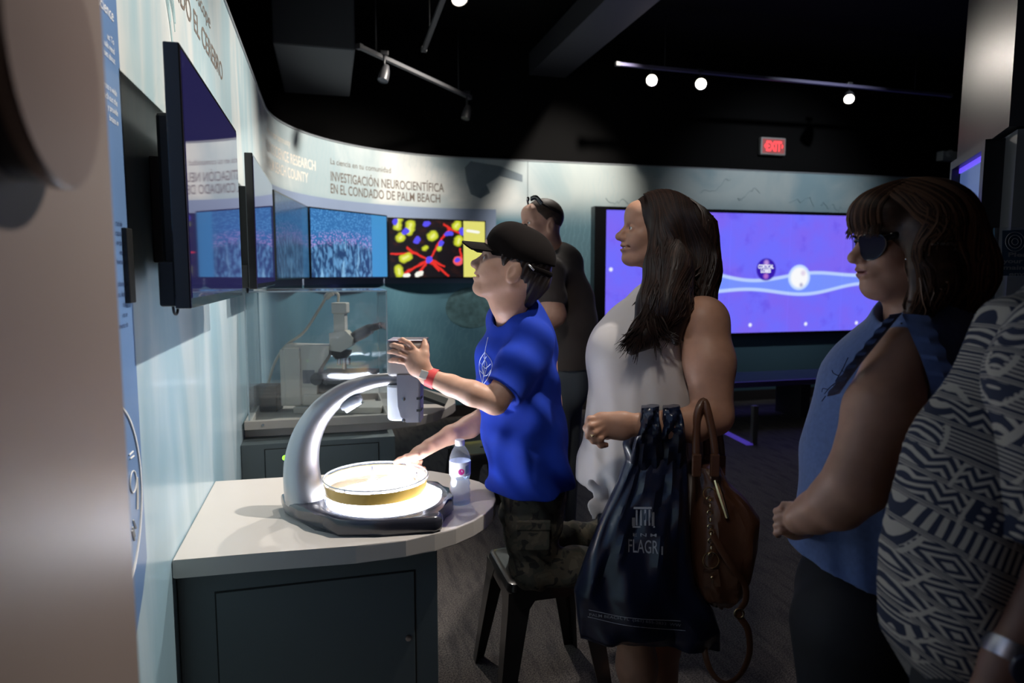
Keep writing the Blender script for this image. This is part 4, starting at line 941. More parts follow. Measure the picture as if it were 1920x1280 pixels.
# ------------------------------------------------------------------ people
def skin(name, col, rough=.48):
    m = mat(name, col, rough, spec=.4, sss=.12, noise=.06, nscale=40); return m
M_lip = mat('lips', (.42, .16, .14), .4); M_eyew = mat('eye white', (.75, .74, .72), .2); M_iris = mat('iris', (.035, .022, .015), .1); M_teeth = mat('teeth', (.8, .78, .72), .3)
class Head:
    def __init__(s, O, f, u, sc):
        s.O = np.asarray(O, float); s.f = unit(f); u = np.asarray(u, float); s.u = unit(u-s.f*(u@s.f)); s.l = np.cross(s.u, s.f); s.s = sc; s.ax = [s.f, s.l, s.u]
    def p(s, a, b, c): return s.O+s.s*(a*s.f+b*s.l+c*s.u)
    def local(s, c): q = (c-s.O)/s.s; return q@s.f, q@s.l, q@s.u
    def add(s, F, jaw=1., nose=1., cheek=1., smile=0., chin=1., heavy=0.):
        p, k, ax = s.p, s.s, s.ax
        F.ell(p(-.014, 0, .028), np.array([.098, .074, .086])*k, ax, .02)                       # skull
        F.ell(p(.026, 0, -.028), np.array([.064, .059, .082])*k, ax, .025*k)                     # face
        F.cone(p(-.005, 0, -.060), p(.058, 0, -.092), .044*k, .022*k*chin, .022*k)               # jaw floor
        F.ell(p(.068, 0, -.094), np.array([.019, .023, .017])*k*chin, ax, .016*k)
        for q in (-1, 1):
            F.cone(p(-.018, q*.052, -.048), p(.050, q*.022, -.095), .019*k*jaw, .014*k*jaw, .022*k)   # jaw line
            F.ell(p(.052, q*.036, -.026), np.array([.026, .024, .020])*k*cheek, ax, .02*k)
            F.cone(p(.072, q*.012, .014), p(.060, q*.042, .013), .011*k, .010*k, .014*k)         # brow
            if smile: F.ell(p(.058, q*.033, -.046), np.array([.020, .017, .017])*k, ax, .016*k)
        if heavy: F.ell(p(.018, 0, -.105), np.array([.05, .045, .022])*k*heavy, ax, .03*k)
        F.ell(p(.068, 0, .045), np.array([.028, .045, .035])*k, ax, .025*k)                      # forehead
        F.cone(p(.082, 0, .006), p(.1035, 0, -.029), .0085*k, .0115*k*nose, .010*k)              # nose
        F.cone(p(.085, 0, -.036), p(.1065, 0, -.031), .010*k, .0098*k*nose, .008*k)
        for q in (-1, 1):
            F.ell(p(.091, q*.0125, -.035), np.array([.011, .0075, .0085])*k, ax, .006*k)
            F.ell(p(.083, q*.032, -.003), np.array([.016, .018, .0115])*k, ax, .010*k, 'sub')    # eye socket
            F.ell(p(.0715, q*.031, -.003), .0142*k, None, .004*k)                                # lids
            F.ell(p(.086, q*.031, -.0035), np.array([.012, .0135, .0046])*k, ax, .002*k, 'sub')  # lid opening
            F.ell(p(.102, q*.0065, -.0445), np.array([.007, .004, .003])*k, ax, .003*k, 'sub')   # nostril
        F.ell(p(.074, 0, -.060), np.array([.020, .028, .020])*k, ax, .014*k)                     # muzzle
        F.ell(p(.0885, 0, -.0565), np.array([.0085, .021+.004*smile, .0058])*k, ax, .006*k)
        F.ell(p(.0862, 0, -.0685), np.array([.0095, .018+.004*smile, .0068])*k, ax, .006*k)
        F.ell(p(.096, 0, -.0622), np.array([.016, .024+.006*smile, .0016+.0024*smile])*k, ax, .003*k, 'sub')
        if smile:
            for q in (-1, 1): F.ell(p(.077, q*.030, -.0585), np.array([.010, .006, .003])*k, ax, .004*k, 'sub')
        for q in (-1, 1):                                                                        # ears
            F.ell(p(-.020, q*.074, -.012), np.array([.019, .008, .030])*k, [s.f*.95-s.l*q*.25+s.u*.12, s.l, s.u], .006*k)
            F.ell(p(-.012, q*.083, -.012), np.array([.010, .006, .017])*k, ax, .004*k, 'sub')
            F.ell(p(-.016, q*.074, -.036), np.array([.010, .006, .009])*k, ax, .006*k)
    def lips(s):
        def t(c): a, b, z = s.local(c); return (a > .080) & (abs(b) < .021) & (abs(z+.0625) < .0115-abs(b)*.32)
        return t
    def face_parts(s, parent, brow_m, teeth=False, eyes=True):
        for q in (-1, 1):
            if eyes:
                e = B().sphere(s.p(.0712, q*.031, -.003), .0128*s.s, 20, 14).done('eye', M_eyew, parent)
                b = B(); c = s.p(.0712, q*.031, -.003); d = unit(s.f+s.u*.05); b.lathe([(.0062*s.s, .0112*s.s), (.004*s.s, .0127*s.s), (.001, .0131*s.s)], c, 16, d); b.done('iris', M_iris, e)
            b = B(); pts = spline([s.p(.0865, q*.011, .0135), s.p(.0835, q*.026, .0195), s.p(.066, q*.046, .0165)], 6); b.tube(pts, [.0022*s.s]*3+[.003*s.s]*(len(pts)-6)+[.0012*s.s]*3, 6, True, (s.u, 1.5)); b.done('eyebrow', brow_m, parent)
        if teeth:
            b = B(); pts = [s.p(.0835-abs(y)**2*9, y, -.0622) for y in np.linspace(-.024, .024, 11)]; b.tube(pts, .0036*s.s, 6); b.done('teeth', M_teeth, parent)

def fingers(F, base, tips, r0, r1, k=.006):
    """Each finger: a chain of joints from its knuckle to its tip."""
    for ch in tips:
        n = len(ch); F.chain(ch, [r0+(r1-r0)*i/(n-1) for i in range(n)], k)

def person(name_label, base, cat='person'): return empty('person', base, name_label, cat)

# ---- hair strands laid over a hair volume
def strands(paths, r, n=5):
    b = B()
    for pts in paths:
        pts = spline(pts, 5); m = len(pts); b.tube(pts, [r*(.55+.45*math.sin(PI*min(1, .25+.75*i/m)))*(1 if i < m*.7 else max(.12, 1-(i-m*.7)/(m*.33))) for i in range(m)], n)
    return b

def strands_on(vol, paths, r, lift=.002, n=4, seed=1, free=.0):
    """Comb strands over a hair volume: every point is moved to just above its surface; the last part may hang free."""
    me = vol.data; bv = BVHTree.FromPolygons([v.co for v in me.vertices], [p.vertices for p in me.polygons]); b = B(); rn = random.Random(seed)
    for pts in paths:
        pts = spline(pts, 5); out = []; m = len(pts); L = lift*rn.uniform(-.3, 1.5); rr = r*rn.uniform(.6, 1.3)
        for i, q in enumerate(pts):
            h = bv.find_nearest(Vector(q)); f = i/(m-1)
            if h[0] is not None:
                t = np.array(h[0])+np.array(h[1])*L; w = 1. if f < 1-free else max(0., (1-f)/max(free, 1e-6)); q = t*w+np.asarray(q)*(1-w)
            out.append(q)
        ok = [out[0]]
        for q in out[1:]:
            if np.linalg.norm(q-ok[-1]) > .004: ok.append(q)
        if len(ok) < 4: continue
        m = len(ok); b.tube(ok, [rr*min(1., .3+i/m*4)*(1 if i < m*.65 else max(.15, 1-(i-m*.65)/(m*.36))) for i in range(m)], n)
    return b

# ================================================================== the boy
S_boy = skin('boy skin', (.62, .36, .255)); M_bhair = mat('dark brown hair', (.022, .013, .009), .45, noise=.3, nscale=60)
boy = person('boy in black cap and blue shirt kneeling on the stool, gripping the magnifier', (.705, 2.24, .45))
al = math.radians(20); hf = unit(-RT*math.cos(al)+ZZ*math.sin(al)+FH*.06); hu = RT*math.sin(al)+ZZ*math.cos(al)
dh = 2.06; k_ = 1.0
Hb = Head(P(884, 493, dh)-hf*.115*k_+unit(hu)*.031*k_, hf, hu, k_)
F = Field(); Hb.add(F, jaw=.9, smile=1., cheek=1.)
F.chain([Hb.p(-.035, 0, -.03), P(953, 568, 2.07), P(968, 606, 2.12), P(985, 650, 2.17)], [.058, .049, .053, .08], .03)
F.chain([P(985, 650, 2.17), P(990, 760, 2.19), P(1000, 850, 2.24), P(1002, 905, 2.26)], [.10, .10, .10, .10], .04)
nsh, nel, nwr = P(1000, 648, 2.03), P(928, 752, 1.955), P(803, 706, da-.045-.008)
fsh, fel, fwr = P(960, 640, 2.32), P(925, 772, 2.36), P(806, 836, 2.21)
F.chain([P(985, 648, 2.12), nsh], [.06, .052], .03); F.chain([nsh, P(962, 705, 1.98), nel], [.050, .043, .038], .02); F.chain([nel, P(885, 737, 1.945), P(845, 722, (1.945+da-.053)/2), nwr], [.037, .0355, .030, .0235], .012)
F.chain([P(975, 645, 2.22), fsh], [.06, .052], .03); F.chain([fsh, fel], [.05, .038], .02); F.chain([fel, P(880, 800, 2.32), P(845, 815, 2.26), fwr], [.039, .036, .030, .0235], .015)
# near hand around the handle: back of the hand to the viewer
dhd = da-.045-.016
F.cone(nwr, P(784, 682, dhd), .0225, .026, .014, (FW, .7)); F.cone(P(786, 684, dhd), P(777, 667, dhd), .029, .024, .012, (FW, .6)); F.cone(P(780, 688, dhd), P(770, 678, dhd), .024, .018, .010, (FW, .62))
fingers(F, 0, [[P(776, 654, dhd), P(766, 643, dhd-.012), P(755, 637, dhd+.004), P(747, 639, dhd+.03)],
               [P(768, 660, dhd-.004), P(752, 651, dhd-.016), P(739, 647, dhd-.004), P(732, 648, dhd+.025)],
               [P(764, 668, dhd-.004), P(748, 662, dhd-.016), P(736, 659, dhd-.004), P(729, 660, dhd+.025)],
               [P(760, 678, dhd), P(747, 676, dhd-.012), P(737, 675, dhd), P(731, 676, dhd+.022)]], .0088, .0066, .0035)
fingers(F, 0, [[P(792, 682, dhd), P(797, 664, dhd+.005), P(797, 650, dhd+.012), P(796, 639, dhd+.018)]], .0115, .0078, .012)
# far hand on the dish rim
F.cone(fwr, P(787, 848, 2.19), .0225, .025, .014, (ZZ, .75)); F.cone(P(790, 846, 2.19), P(776, 856, 2.18), .027, .024, .012, (ZZ, .6))
fingers(F, 0, [[P(780, 852, 2.15), P(763, 857, 2.145), P(750, 862, 2.15), P(741, 866, 2.155)]], .0105, .0075, .010)
fingers(F, 0, [[P(773, 858, 2.18), P(765, 866, 2.185), P(768, 874, 2.19), P(776, 877, 2.19)], [P(777, 862, 2.20), P(771, 870, 2.205), P(774, 878, 2.205), P(782, 880, 2.20)],
               [P(782, 864, 2.215), P(777, 873, 2.22), P(782, 880, 2.22), P(789, 880, 2.21)], [P(788, 864, 2.23), P(785, 873, 2.235), P(790, 879, 2.23), P(795, 878, 2.22)]], .0088, .0068)
hl, hh_ = bounds([Hb.p(.125, 0, 0), Hb.p(-.12, 0, 0), Hb.p(0, .1, .12), Hb.p(0, -.1, -.13)], .03)
zc = P(955, 585, 2.1)[2]
allp = [P(925, 560, 2.0), P(1060, 920, 2.4), P(720, 900, 2.3), P(720, 630, 1.86), P(930, 800, 1.86)]; lo, hi = bounds(allp, .07)
body = F.build('body', [((hl[0], hl[1], zc), (hh_[0], hh_[1], hh_[2]), .0024), ((lo[0], lo[1], lo[2]), (hi[0], hi[1], zc+.0035), .0034)], [S_boy, M_lip], boy, [(Hb.lips(), 1)])
Hb.face_parts(boy, M_bhair, teeth=True)
# short hair below the cap
F = Field(); F.ell(Hb.p(-.030, 0, .018), np.array([.090, .0785, .080]), Hb.ax, .01); F.cone(Hb.p(-.085, 0, -.02), Hb.p(-.075, 0, -.075), .045, .030, .03)
for q in (-1, 1): F.ell(Hb.p(.022, q*.066, .018), np.array([.022, .012, .022]), Hb.ax, .01); F.ell(Hb.p(-.012, q*.078, -.014), np.array([.026, .02, .036]), Hb.ax, .006, 'sub')
F.cut(Hb.f-.35*Hb.u, Hb.p(.035, 0, .03)); F.disp(lambda x, y, z: .0012*np.sin(380*(x*Hb.f[0]+y*Hb.f[1]+z*Hb.f[2])+60*z))
F.build('hair', [(hl, hh_, .0028)], M_bhair, boy)
# cap: crown, brim, strap
M_cap = mat('black cap cloth', (.006, .0042, .004), .95, spec=.12, noise=.1, nscale=30)
F = Field(); F.ell(Hb.p(-.018, 0, .040), np.array([.108, .0865, .088]), Hb.ax, .01); F.ell(Hb.p(.03, 0, .065), np.array([.06, .07, .06]), Hb.ax, .03)
cutn = unit(-Hb.u-.17*Hb.f); F.cut(cutn, Hb.p(.0, 0, .022)); F.ell(Hb.p(-.018, 0, .030), np.array([.101, .080, .080]), Hb.ax, .004, 'sub')
cp = F.build('cap', [(hl-.02, hh_+.03, .0028)], M_cap, boy)
b = B(); rows_ = []
for j in range(9):
    t = j/8; row = []
    for i in range(17):
        a = math.radians(-68+136*i/16); r0 = V(.090*math.cos(a)-.01, .080*math.sin(a)); r1 = V(.085+.078*math.cos(a*.95), .080*math.sin(a)); q = r0*(1-t)+r1*t
        row.append(Hb.p(q[0], q[1], .030+.015*(1-(q[1]/.08)**2)-.022*t))
    rows_.append(row)
top = rows_; bot = [[q-Hb.u*.0045 for q in r] for r in rows_]
b.ring_loft(top, closed=False); b.ring_loft(bot, closed=False); b.ring_loft([top[-1], bot[-1]], closed=False); b.ring_loft([[r[0] for r in top], [r[0] for r in bot]], closed=False); b.ring_loft([[r[-1] for r in top], [r[-1] for r in bot]], closed=False)
b.done('brim', M_cap, cp)
b = B(); b.sphere(Hb.p(.0, 0, .128), .007, 10, 8); b.done('button', M_cap, cp)
b = B(); b.tube([Hb.p(-.02+.103*math.cos(a), .083*math.sin(a), .016) for a in np.radians(np.linspace(112, 248, 17))], .006, 8, True, (Hb.u, 1.7)); b.done('strap', M_cap, cp)
b = B(); b.tube([Hb.p(-.052, .084, .022), Hb.p(-.072, .078, .012)], .003, 5); b.done('strap_clip', mat('pale metal', (.6, .6, .6), .3, metal=.8), cp)
# blue T-shirt
M_blue_t = mat('royal blue cotton', (.006, .034, .36), .85, spec=.25, noise=.08, nscale=20)
F = Field(); fl = (RT*.97+FH*.25, .74)
F.chain([P(972, 632, 2.165), P(968, 700, 2.17), P(978, 790, 2.19), P(990, 870, 2.22), P(995, 925, 2.24)], [.145, .168, .168, .172, .178], .03, fl)
F.cone(P(993, 640, 2.05), P(968, 636, 2.29), .066, .062, .03)
sv = unit(nel-nsh)
F.chain([nsh+V(0, 0, .004), nsh+sv*.09, nsh+sv*.175], [.062, .061, .062], .03); F.chain([fsh, fsh+(fel-fsh)*.8], [.062, .066], .03)
F.cone(P(965, 606, 2.115), P(950, 570, 2.07), .062, .05, .012, op='sub')
def fold(x, y, z):
    u_ = x*RT[0]+y*RT[1]; w = x*FH[0]+y*FH[1]
    return .007*np.sin(60*u_+24*z+6*np.sin(9*z))*np.clip((1.22-z)*3, 0, 1)*np.clip((z-.6)*4, .2, 1)+.0045*np.sin(46*(u_*.5+z)+18*w)+.004*np.sin(28*(z+u_)+40*w)
F.disp(fold)
F.cut(unit(-ZZ+.05*RT), P(1000, 912, 2.2)); F.trim(unit(sv+.12*ZZ), nsh+sv*.172, nsh+sv*.22, .10)
lo, hi = bounds([P(880, 570, 2.0), P(1085, 930, 2.4), P(880, 930, 2.4), P(1080, 570, 2.0)], .06)
F.cone(nsh+sv*.150, nsh+sv*.26, .046, .050, .004, op='sub')
sh_ = F.build('t_shirt', [(lo, hi, .0042)], M_blue_t, boy)
b = B(); pl_ = mat('pale shirt print', (.55, .62, .82), .6)
for pts in ([(915, 632), (911, 650), (909, 662)], [(909, 660), (900, 675), (899, 695), (905, 720)], [(909, 660), (921, 676), (922, 690), (915, 708), (905, 722)], [(909, 662), (908, 690), (905, 720)], [(901, 680), (910, 690), (920, 682)], [(900, 695), (911, 704), (921, 693)], [(906, 668), (913, 684), (909, 702)], [(912, 668), (904, 686), (908, 706)]):
    b.tube(to_surface(sh_, [tuple(q) for q in spline(pts, 6)], .001), .0011, 4)
b.done('print', pl_, sh_)
# collar ribbing
b = B(); cc_ = P(962, 596, 2.11); b.torus(cc_, .064, .0045, unit(P(950, 570, 2.07)-P(965, 606, 2.115)), 30, 6); b.done('collar', M_blue_t, sh_)
# camouflage trousers
def camo():
    s = NT('dark camouflage cloth'); x, y, z, v = s.xyz('Object'); n1 = s.noise(v, 16, 2, .6); n2 = s.noise(s.comb(y, z, x), 22, 2, .5)
    c = s.mix(s.step(n1, .47, .50), (.055, .055, .042), (.085, .075, .055)); c = s.mix(s.step(n2, .55, .58), c, (.022, .022, .02)); c = s.mix(s.step(n1, .60, .63), c, (.12, .105, .075))
    s.set(Base_Color=c, Roughness=.9); return s.m
M_camo = camo()
F = Field()
F.cone(P(1000, 850, 2.24), P(1002, 925, 2.27), .115, .125, .04, (RT, .82))
F.chain([P(1003, 915, 2.19), P(1000, 990, 2.19), P(998, 1062, 2.2)], [.092, .084, .070], .03); F.chain([P(998, 1064, 2.2), P(1070, 1062, 2.23), P(1140, 1055, 2.27), P(1190, 1050, 2.30)], [.068, .062, .055, .05], .02)
F.chain([P(985, 910, 2.38), P(985, 965, 2.42), P(985, 1020, 2.45)], [.090, .084, .070], .03); F.chain([P(985, 1022, 2.45), P(1060, 1010, 2.48), P(1130, 1003, 2.52), P(1180, 998, 2.55)], [.066, .060, .052, .048], .02)
F.disp(lambda x, y, z: .004*np.sin(70*z+25*(x-y)+3*np.sin(30*x)))
F.cut(-ZZ, V(0, 0, .4515))
lo, hi = bounds([P(930, 840, 2.1), P(1200, 1100, 2.6), P(930, 1100, 2.1), P(1200, 840, 2.6)], .04)
tr = F.build('trousers', [(lo, hi, .0055)], M_camo, boy)
b = B(); b.box((-.05, -.012, -.045), (.05, .0, .045), .004, (P(1000, 1003, 2.10), RT, FH, ZZ)); b.done('cargo_pocket', M_camo, tr, False)
b = B(); b.box((-.053, -.016, .02), (.053, .0, .05), .004, (P(1000, 1003, 2.10), RT, FH, ZZ)); b.done('pocket_flap', M_camo, tr, False)
for q in (P(1215, 1050, 2.31), P(1205, 997, 2.56)):
    F = Field(); F.cone(q, q+RT*.06-ZZ*.02, .042, .04, .02); F.cone(q+RT*.06-ZZ*.03, q+RT*.08-ZZ*.12, .042, .032, .02, (RT, .8)); lo, hi = bounds([q], .2); F.build('shoe', [(lo, hi, .006)], mat('dark shoe', (.03, .03, .035), .6), boy)
# wristband
wv = unit(nel-nwr); wc = nwr+wv*.012
b = B(); b.lathe([(.0285, -.013), (.0292, 0), (.0300, .013)], wc, 28, wv, False, False); wb = b.done('wristband', mat('red paper band', (.75, .07, .07), .55), boy)
b = B(); b.box((-.011, -.002, -.012), (.011, .002, .012), .001, (nwr-FW*.0285-wv*.010+V(0, 0, .004), unit(RT-.35*ZZ), FW, unit(ZZ+.35*RT))); b.done('adhesive_tab', mat('cream tab', (.75, .70, .62), .6), wb, False)

# ================================================================== the woman in the white top
S_mom = skin('tanned skin', (.50, .27, .18)); M_dhair = mat('long dark hair', (.014, .0065, .005), .46, spec=.35, noise=.5, nscale=50)
bse = P(1225, 1430, 2.08)*V(1, 1, 0)
mom = person('smiling woman with long dark hair and white sleeveless top carrying bags', bse)
al = math.radians(7); hf = unit(-RT*math.cos(al)+ZZ*math.sin(al)-FH*.05); hu = RT*math.sin(al)+ZZ*math.cos(al); k_ = .965; dmh = 2.04
Hm = Head(P(1155, 443, dmh)-hf*.1155*k_+unit(hu)*.031*k_, hf, hu, k_)
F = Field(); Hm.add(F, smile=1., jaw=.9, nose=1.02)
F.chain([Hm.p(-.03, 0, -.04), P(1243, 520, 2.06), P(1262, 572, 2.08)], [.052, .050, .058], .025)
F.chain([P(1258, 590, 2.08), P(1235, 660, 2.08), P(1230, 780, 2.08), P(1230, 900, 2.08)], [.12, .13, .12, .13], .04)
msh, mel, mwr = P(1318, 604, 1.93), P(1336, 778, 1.88), P(1200, 796, 1.80)
F.cone(P(1270, 596, 2.06), msh, .065, .068, .03); F.chain([msh, P(1330, 680, 1.90), mel], [.069, .068, .054], .025); F.chain([mel, P(1300, 795, 1.85), P(1250, 797, 1.82), mwr], [.054, .047, .037, .0285], .02)
F.chain([P(1215, 610, 2.25), P(1180, 700, 2.33), P(1200, 850, 2.34), P(1195, 960, 2.30)], [.06, .05, .04, .03], .03)   # far arm, down behind her
dd = 1.79
F.cone(mwr, P(1165, 797, dd), .027, .030, .014, (FW, .75)); F.cone(P(1168, 794, dd), P(1128, 790, dd), .031, .026, .014, (FW, .68)); F.cone(P(1165, 806, dd), P(1134, 806, dd), .026, .022, .012, (FW, .7))
fingers(F, 0, [[P(1126, 783, dd), P(1106, 786, dd-.010), P(1099, 803, dd-.004), P(1108, 812, dd+.012)],
               [P(1127, 793, dd-.008), P(1107, 799, dd-.020), P(1103, 817, dd-.012), P(1114, 823, dd+.004)],
               [P(1130, 802, dd-.010), P(1114, 812, dd-.020), P(1113, 826, dd-.012), P(1123, 829, dd+.002)],
               [P(1136, 811, dd-.008), P(1124, 823, dd-.016), P(1127, 834, dd-.008), P(1136, 834, dd+.004)]], .0100, .0078)
fingers(F, 0, [[P(1160, 806, dd+.018), P(1138, 815, dd+.022), P(1122, 812, dd+.020), P(1112, 806, dd+.016)]], .0115, .0085, .012)
for x, dk_ in ((1190, 2.02), (1236, 2.16)):
    hp, kn, an = P(x+18, 960, dk_), P(x, 1205, dk_), P(x+10, 1380, dk_+.03)
    kn[2] = .44; an[2] = .075; F.chain([hp, kn+V(0, 0, .05), kn, kn+(an-kn)*.35, an], [.088, .060, .056, .056, .036], .03)
    ft = unit(V(-RT[0], -RT[1], 0)); F.chain([an, an+ft*.06-ZZ*.035, an+ft*.15-ZZ*.05], [.036, .034, .026], .02, (ZZ, .8))
hl, hh_ = bounds([Hm.p(.125, 0, 0), Hm.p(-.12, 0, 0), Hm.p(0, .1, .12), Hm.p(0, -.1, -.13)], .03)
zc = P(1240, 535, 2.06)[2]; lo, hi = bounds([P(1085, 560, 1.7), P(1400, 900, 2.45), P(1085, 1380, 2.4)], .05); lo[2] = -.02
body = F.build('body', [((hl[0], hl[1], zc), hh_, .0024), (lo, (hi[0], hi[1], zc+.004), .0042)], [S_mom, M_lip], mom, [(Hm.lips(), 1)])
Hm.face_parts(mom, M_dhair, teeth=True)
# sleeveless top, flared, with a tied front hem
M_wt = mat('white jersey', (.66, .615, .60), .75, sheen=.2)
F = Field(); fl = (FH, .92)
F.chain([P(1238, 585, 2.08), P(1215, 652, 2.06), P(1212, 720, 2.06), P(1206, 800, 2.06), P(1203, 900, 2.06), P(1200, 935, 2.06)], [.105, .160, .165, .172, .192, .20], .03, fl)
F.ell(P(1150, 668, 2.02), np.array([.075, .10, .085]), [RT, FH, ZZ], .05)
F.cone(P(1262, 573, 2.08), P(1240, 592, 2.06), .075, .095, .03)
F.cone(P(1260, 560, 2.08), P(1250, 500, 2.06), .060, .066, .012, op='sub')
F.chain([P(1352, 570, 1.90), P(1345, 640, 1.89), P(1338, 700, 1.89)], [.085, .092, .085], .015, op='sub')
def fold(x, y, z):
    u_ = x*RT[0]+y*RT[1]; w = x*FH[0]+y*FH[1]; g = np.clip((1.22-z)*2.2, 0, 1)
    return .013*g*(np.abs(np.sin(27*u_+12*w+2.0*np.sin(6*z)))-.5)+.005*g*np.sin(95*u_-30*w+9*z)
F.disp(fold); F.cut(unit(-ZZ+.30*RT*-1), P(1080, 896, 2.06))
lo, hi = bounds([P(1070, 560, 1.85), P(1360, 960, 2.3), P(1070, 960, 1.85)], .06)
tp = F.build('sleeveless_top', [(lo, hi, .0045)], M_wt, mom)
F = Field(); kn_ = P(1128, 928, 1.92)
F.ell(kn_, np.array([.017, .016, .014]), None, .006); F.chain([kn_, P(1116, 948, 1.91), P(1114, 970, 1.91)], [.009, .018, .007], .005, (FW, .3)); F.chain([kn_, P(1137, 950, 1.91), P(1143, 978, 1.91)], [.009, .015, .006], .005, (FW, .3)); F.chain([P(1108, 906, 1.93), kn_, P(1165, 905, 1.93)], [.012, .013, .012], .01, (FW, .6))
F.build('hem_knot', [(kn_-.12, kn_+.12, .003)], M_wt, tp)
b = B()
pts = to_surface(tp, [(1188, 583), (1178, 560)], .002)
b.tube(to_surface(tp, [(1283, 690), (1288, 780), (1290, 860)], .001), .0016, 5); b.done('side_seam', M_wt, tp)
# shorts, mostly behind the bag
F = Field(); F.cone(P(1225, 900, 2.08), P(1225, 970, 2.08), .155, .17, .03, (FH, .95))
for x, dk_ in ((1190, 2.02), (1236, 2.16)): F.cone(P(x+18, 960, dk_), P(x+8, 1090, dk_), .10, .09, .03)
F.cut(-ZZ, V(0, 0, .58)); lo, hi = bounds([P(1090, 880, 1.9), P(1360, 1130, 2.3)], .08); F.build('shorts', [(lo, hi, .007)], mat('dark denim', (.02, .025, .045), .8), mom)
# long hair: cap volume, falls, then locks
F = Field(); F.ell(Hm.p(-.022, 0, .034), np.array([.106, .085, .092])*k_, Hm.ax, .01); F.ell(Hm.p(-.055, 0, -.02), np.array([.085, .088, .11])*k_, Hm.ax, .03)
F.chain([P(1290, 440, 2.05), P(1296, 510, 2.04), P(1290, 580, 2.02), P(1275, 630, 2.0)], [.085, .078, .075, .05], .03)
F.chain([Hm.p(-.01, .072, .01), P(1240, 500, 1.94), P(1228, 570, 1.90), P(1205, 630, 1.875), P(1185, 655, 1.87)], [.040, .046, .048, .034, .016], .025)
F.chain([P(1262, 500, 1.95), P(1262, 580, 1.90), P(1268, 640, 1.88)], [.055, .046, .012], .03)
F.chain([Hm.p(-.02, -.07, .0), P(1235, 520, 2.14), P(1205, 570, 2.14)], [.04, .04, .02], .02)
F.ell(Hm.p(.095, 0, -.03), np.array([.075, .10, .085])*k_, Hm.ax, .008, 'sub'); F.ell(Hm.p(.075, 0, .02), np.array([.045, .06, .05])*k_, Hm.ax, .012, 'sub')
lo, hi = bounds([P(1150, 350, 1.82), P(1350, 670, 2.2), P(1150, 670, 2.2), P(1350, 350, 1.82)], .04)
hr = F.build('hair', [(lo, hi, .0036)], M_dhair, mom)
rn = random.Random(3); paths = []
for k in range(420):                                   # combed from the parting over the near side and down
    t = rn.random()**.9; x1 = 1212+112*t+rn.uniform(-5, 5); L = rn.uniform(590, 655); wv_ = rn.uniform(-7, 7)
    paths.append([Hm.p(.066-.15*t, .004, .128-.02*t), Hm.p(.058-.15*t, .05, .112-.015*t), Hm.p(.040-.145*t, .088, .045), P(x1+10, 470, 1.93+.06*t), P(x1+4+wv_, 530, 1.89+.07*t), P(x1-10+6*t-wv_*.6, 585, 1.86+.07*t), P(x1-24+14*t+wv_, L, 1.855+.07*t)])
for k in range(120):                                   # over the crown and down the back
    t = rn.random(); paths.append([Hm.p(.0-.08*t, .01, .128-.02*t), Hm.p(-.10-.02*t, .03*rn.uniform(-1, 1), .07), P(1327+rn.uniform(-12, 5), 480, 1.98+rn.uniform(-.05, .05)), P(1324+rn.uniform(-14, 5), 550, 1.96+rn.uniform(-.05, .05)), P(1302+rn.uniform(-22, 10), 625+rn.uniform(-15, 15), 1.93+rn.uniform(-.03, .04))])
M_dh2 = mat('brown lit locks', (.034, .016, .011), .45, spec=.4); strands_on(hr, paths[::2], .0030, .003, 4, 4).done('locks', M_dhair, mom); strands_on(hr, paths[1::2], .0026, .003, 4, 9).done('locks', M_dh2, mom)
paths = []
for k in range(130):                                   # curling ends over the chest, hanging free
    t = rn.random(); x = 1238-24*t; e = rn.choice(((1158, 655), (1166, 664), (1178, 660), (1190, 676), (1203, 652), (1236, 668), (1222, 646), (1190, 640), (1250, 640), (1268, 636), (1172, 640)))
    paths.append([P(x+16, 515+rn.uniform(-15, 15), 1.90), P(x-2, 570+rn.uniform(-10, 10), 1.855), P((x+e[0])/2-3, 618+rn.uniform(-10, 10), 1.845+rn.uniform(-.01, .01)), P(e[0]+rn.uniform(-7, 7), e[1]+rn.uniform(-14, 8), 1.84+rn.uniform(-.01, .01))])
for k in range(26): paths.append([P(1222, 520, 1.99), P(1203, 552+k, 1.99), P(1190-k*.6+rn.uniform(-4, 4), 570+k*1.2, 1.98)])
strands(paths, .0028, 4).done('loose_locks', M_dhair, mom)
# hair tie and ring
b = B(); b.torus(mwr+RT*.004, .029, .0035, unit(mwr-P(1165, 797, dd)), 24, 8); b.done('hair_tie', mat('black elastic', (.01, .01, .01), .7), mom)
b = B(); b.torus(P(1113, 815, dd-.018), .0098, .0018, unit(P(1114, 812, dd)-P(1113, 826, dd)), 18, 6); b.sphere(P(1111, 817, dd-.030), .0032, 8, 6); b.done('finger_ring', mat('gold ring', (.8, .65, .4), .2, metal=1.), mom)
for x, dk_ in ((1190, 2.02), (1236, 2.16)):
    q = P(x+10, 1380, dk_+.03); q[2] = 0; ft = -RT
    b = B(); b.ring_loft([[q+ft*a+FH*c*w+V(0, 0, z) for a, w in ((-.05, .03), (0, .036), (.08, .036), (.17, .042), (.20, .025)) for c in (1,)]+[q+ft*a-FH*w+V(0, 0, z) for a, w in ((.20, .025), (.17, .042), (.08, .036), (0, .036), (-.05, .03))] for z in (0, .018)]); b.done('sandal', mat('tan sandal', (.2, .11, .06), .5), mom, False)

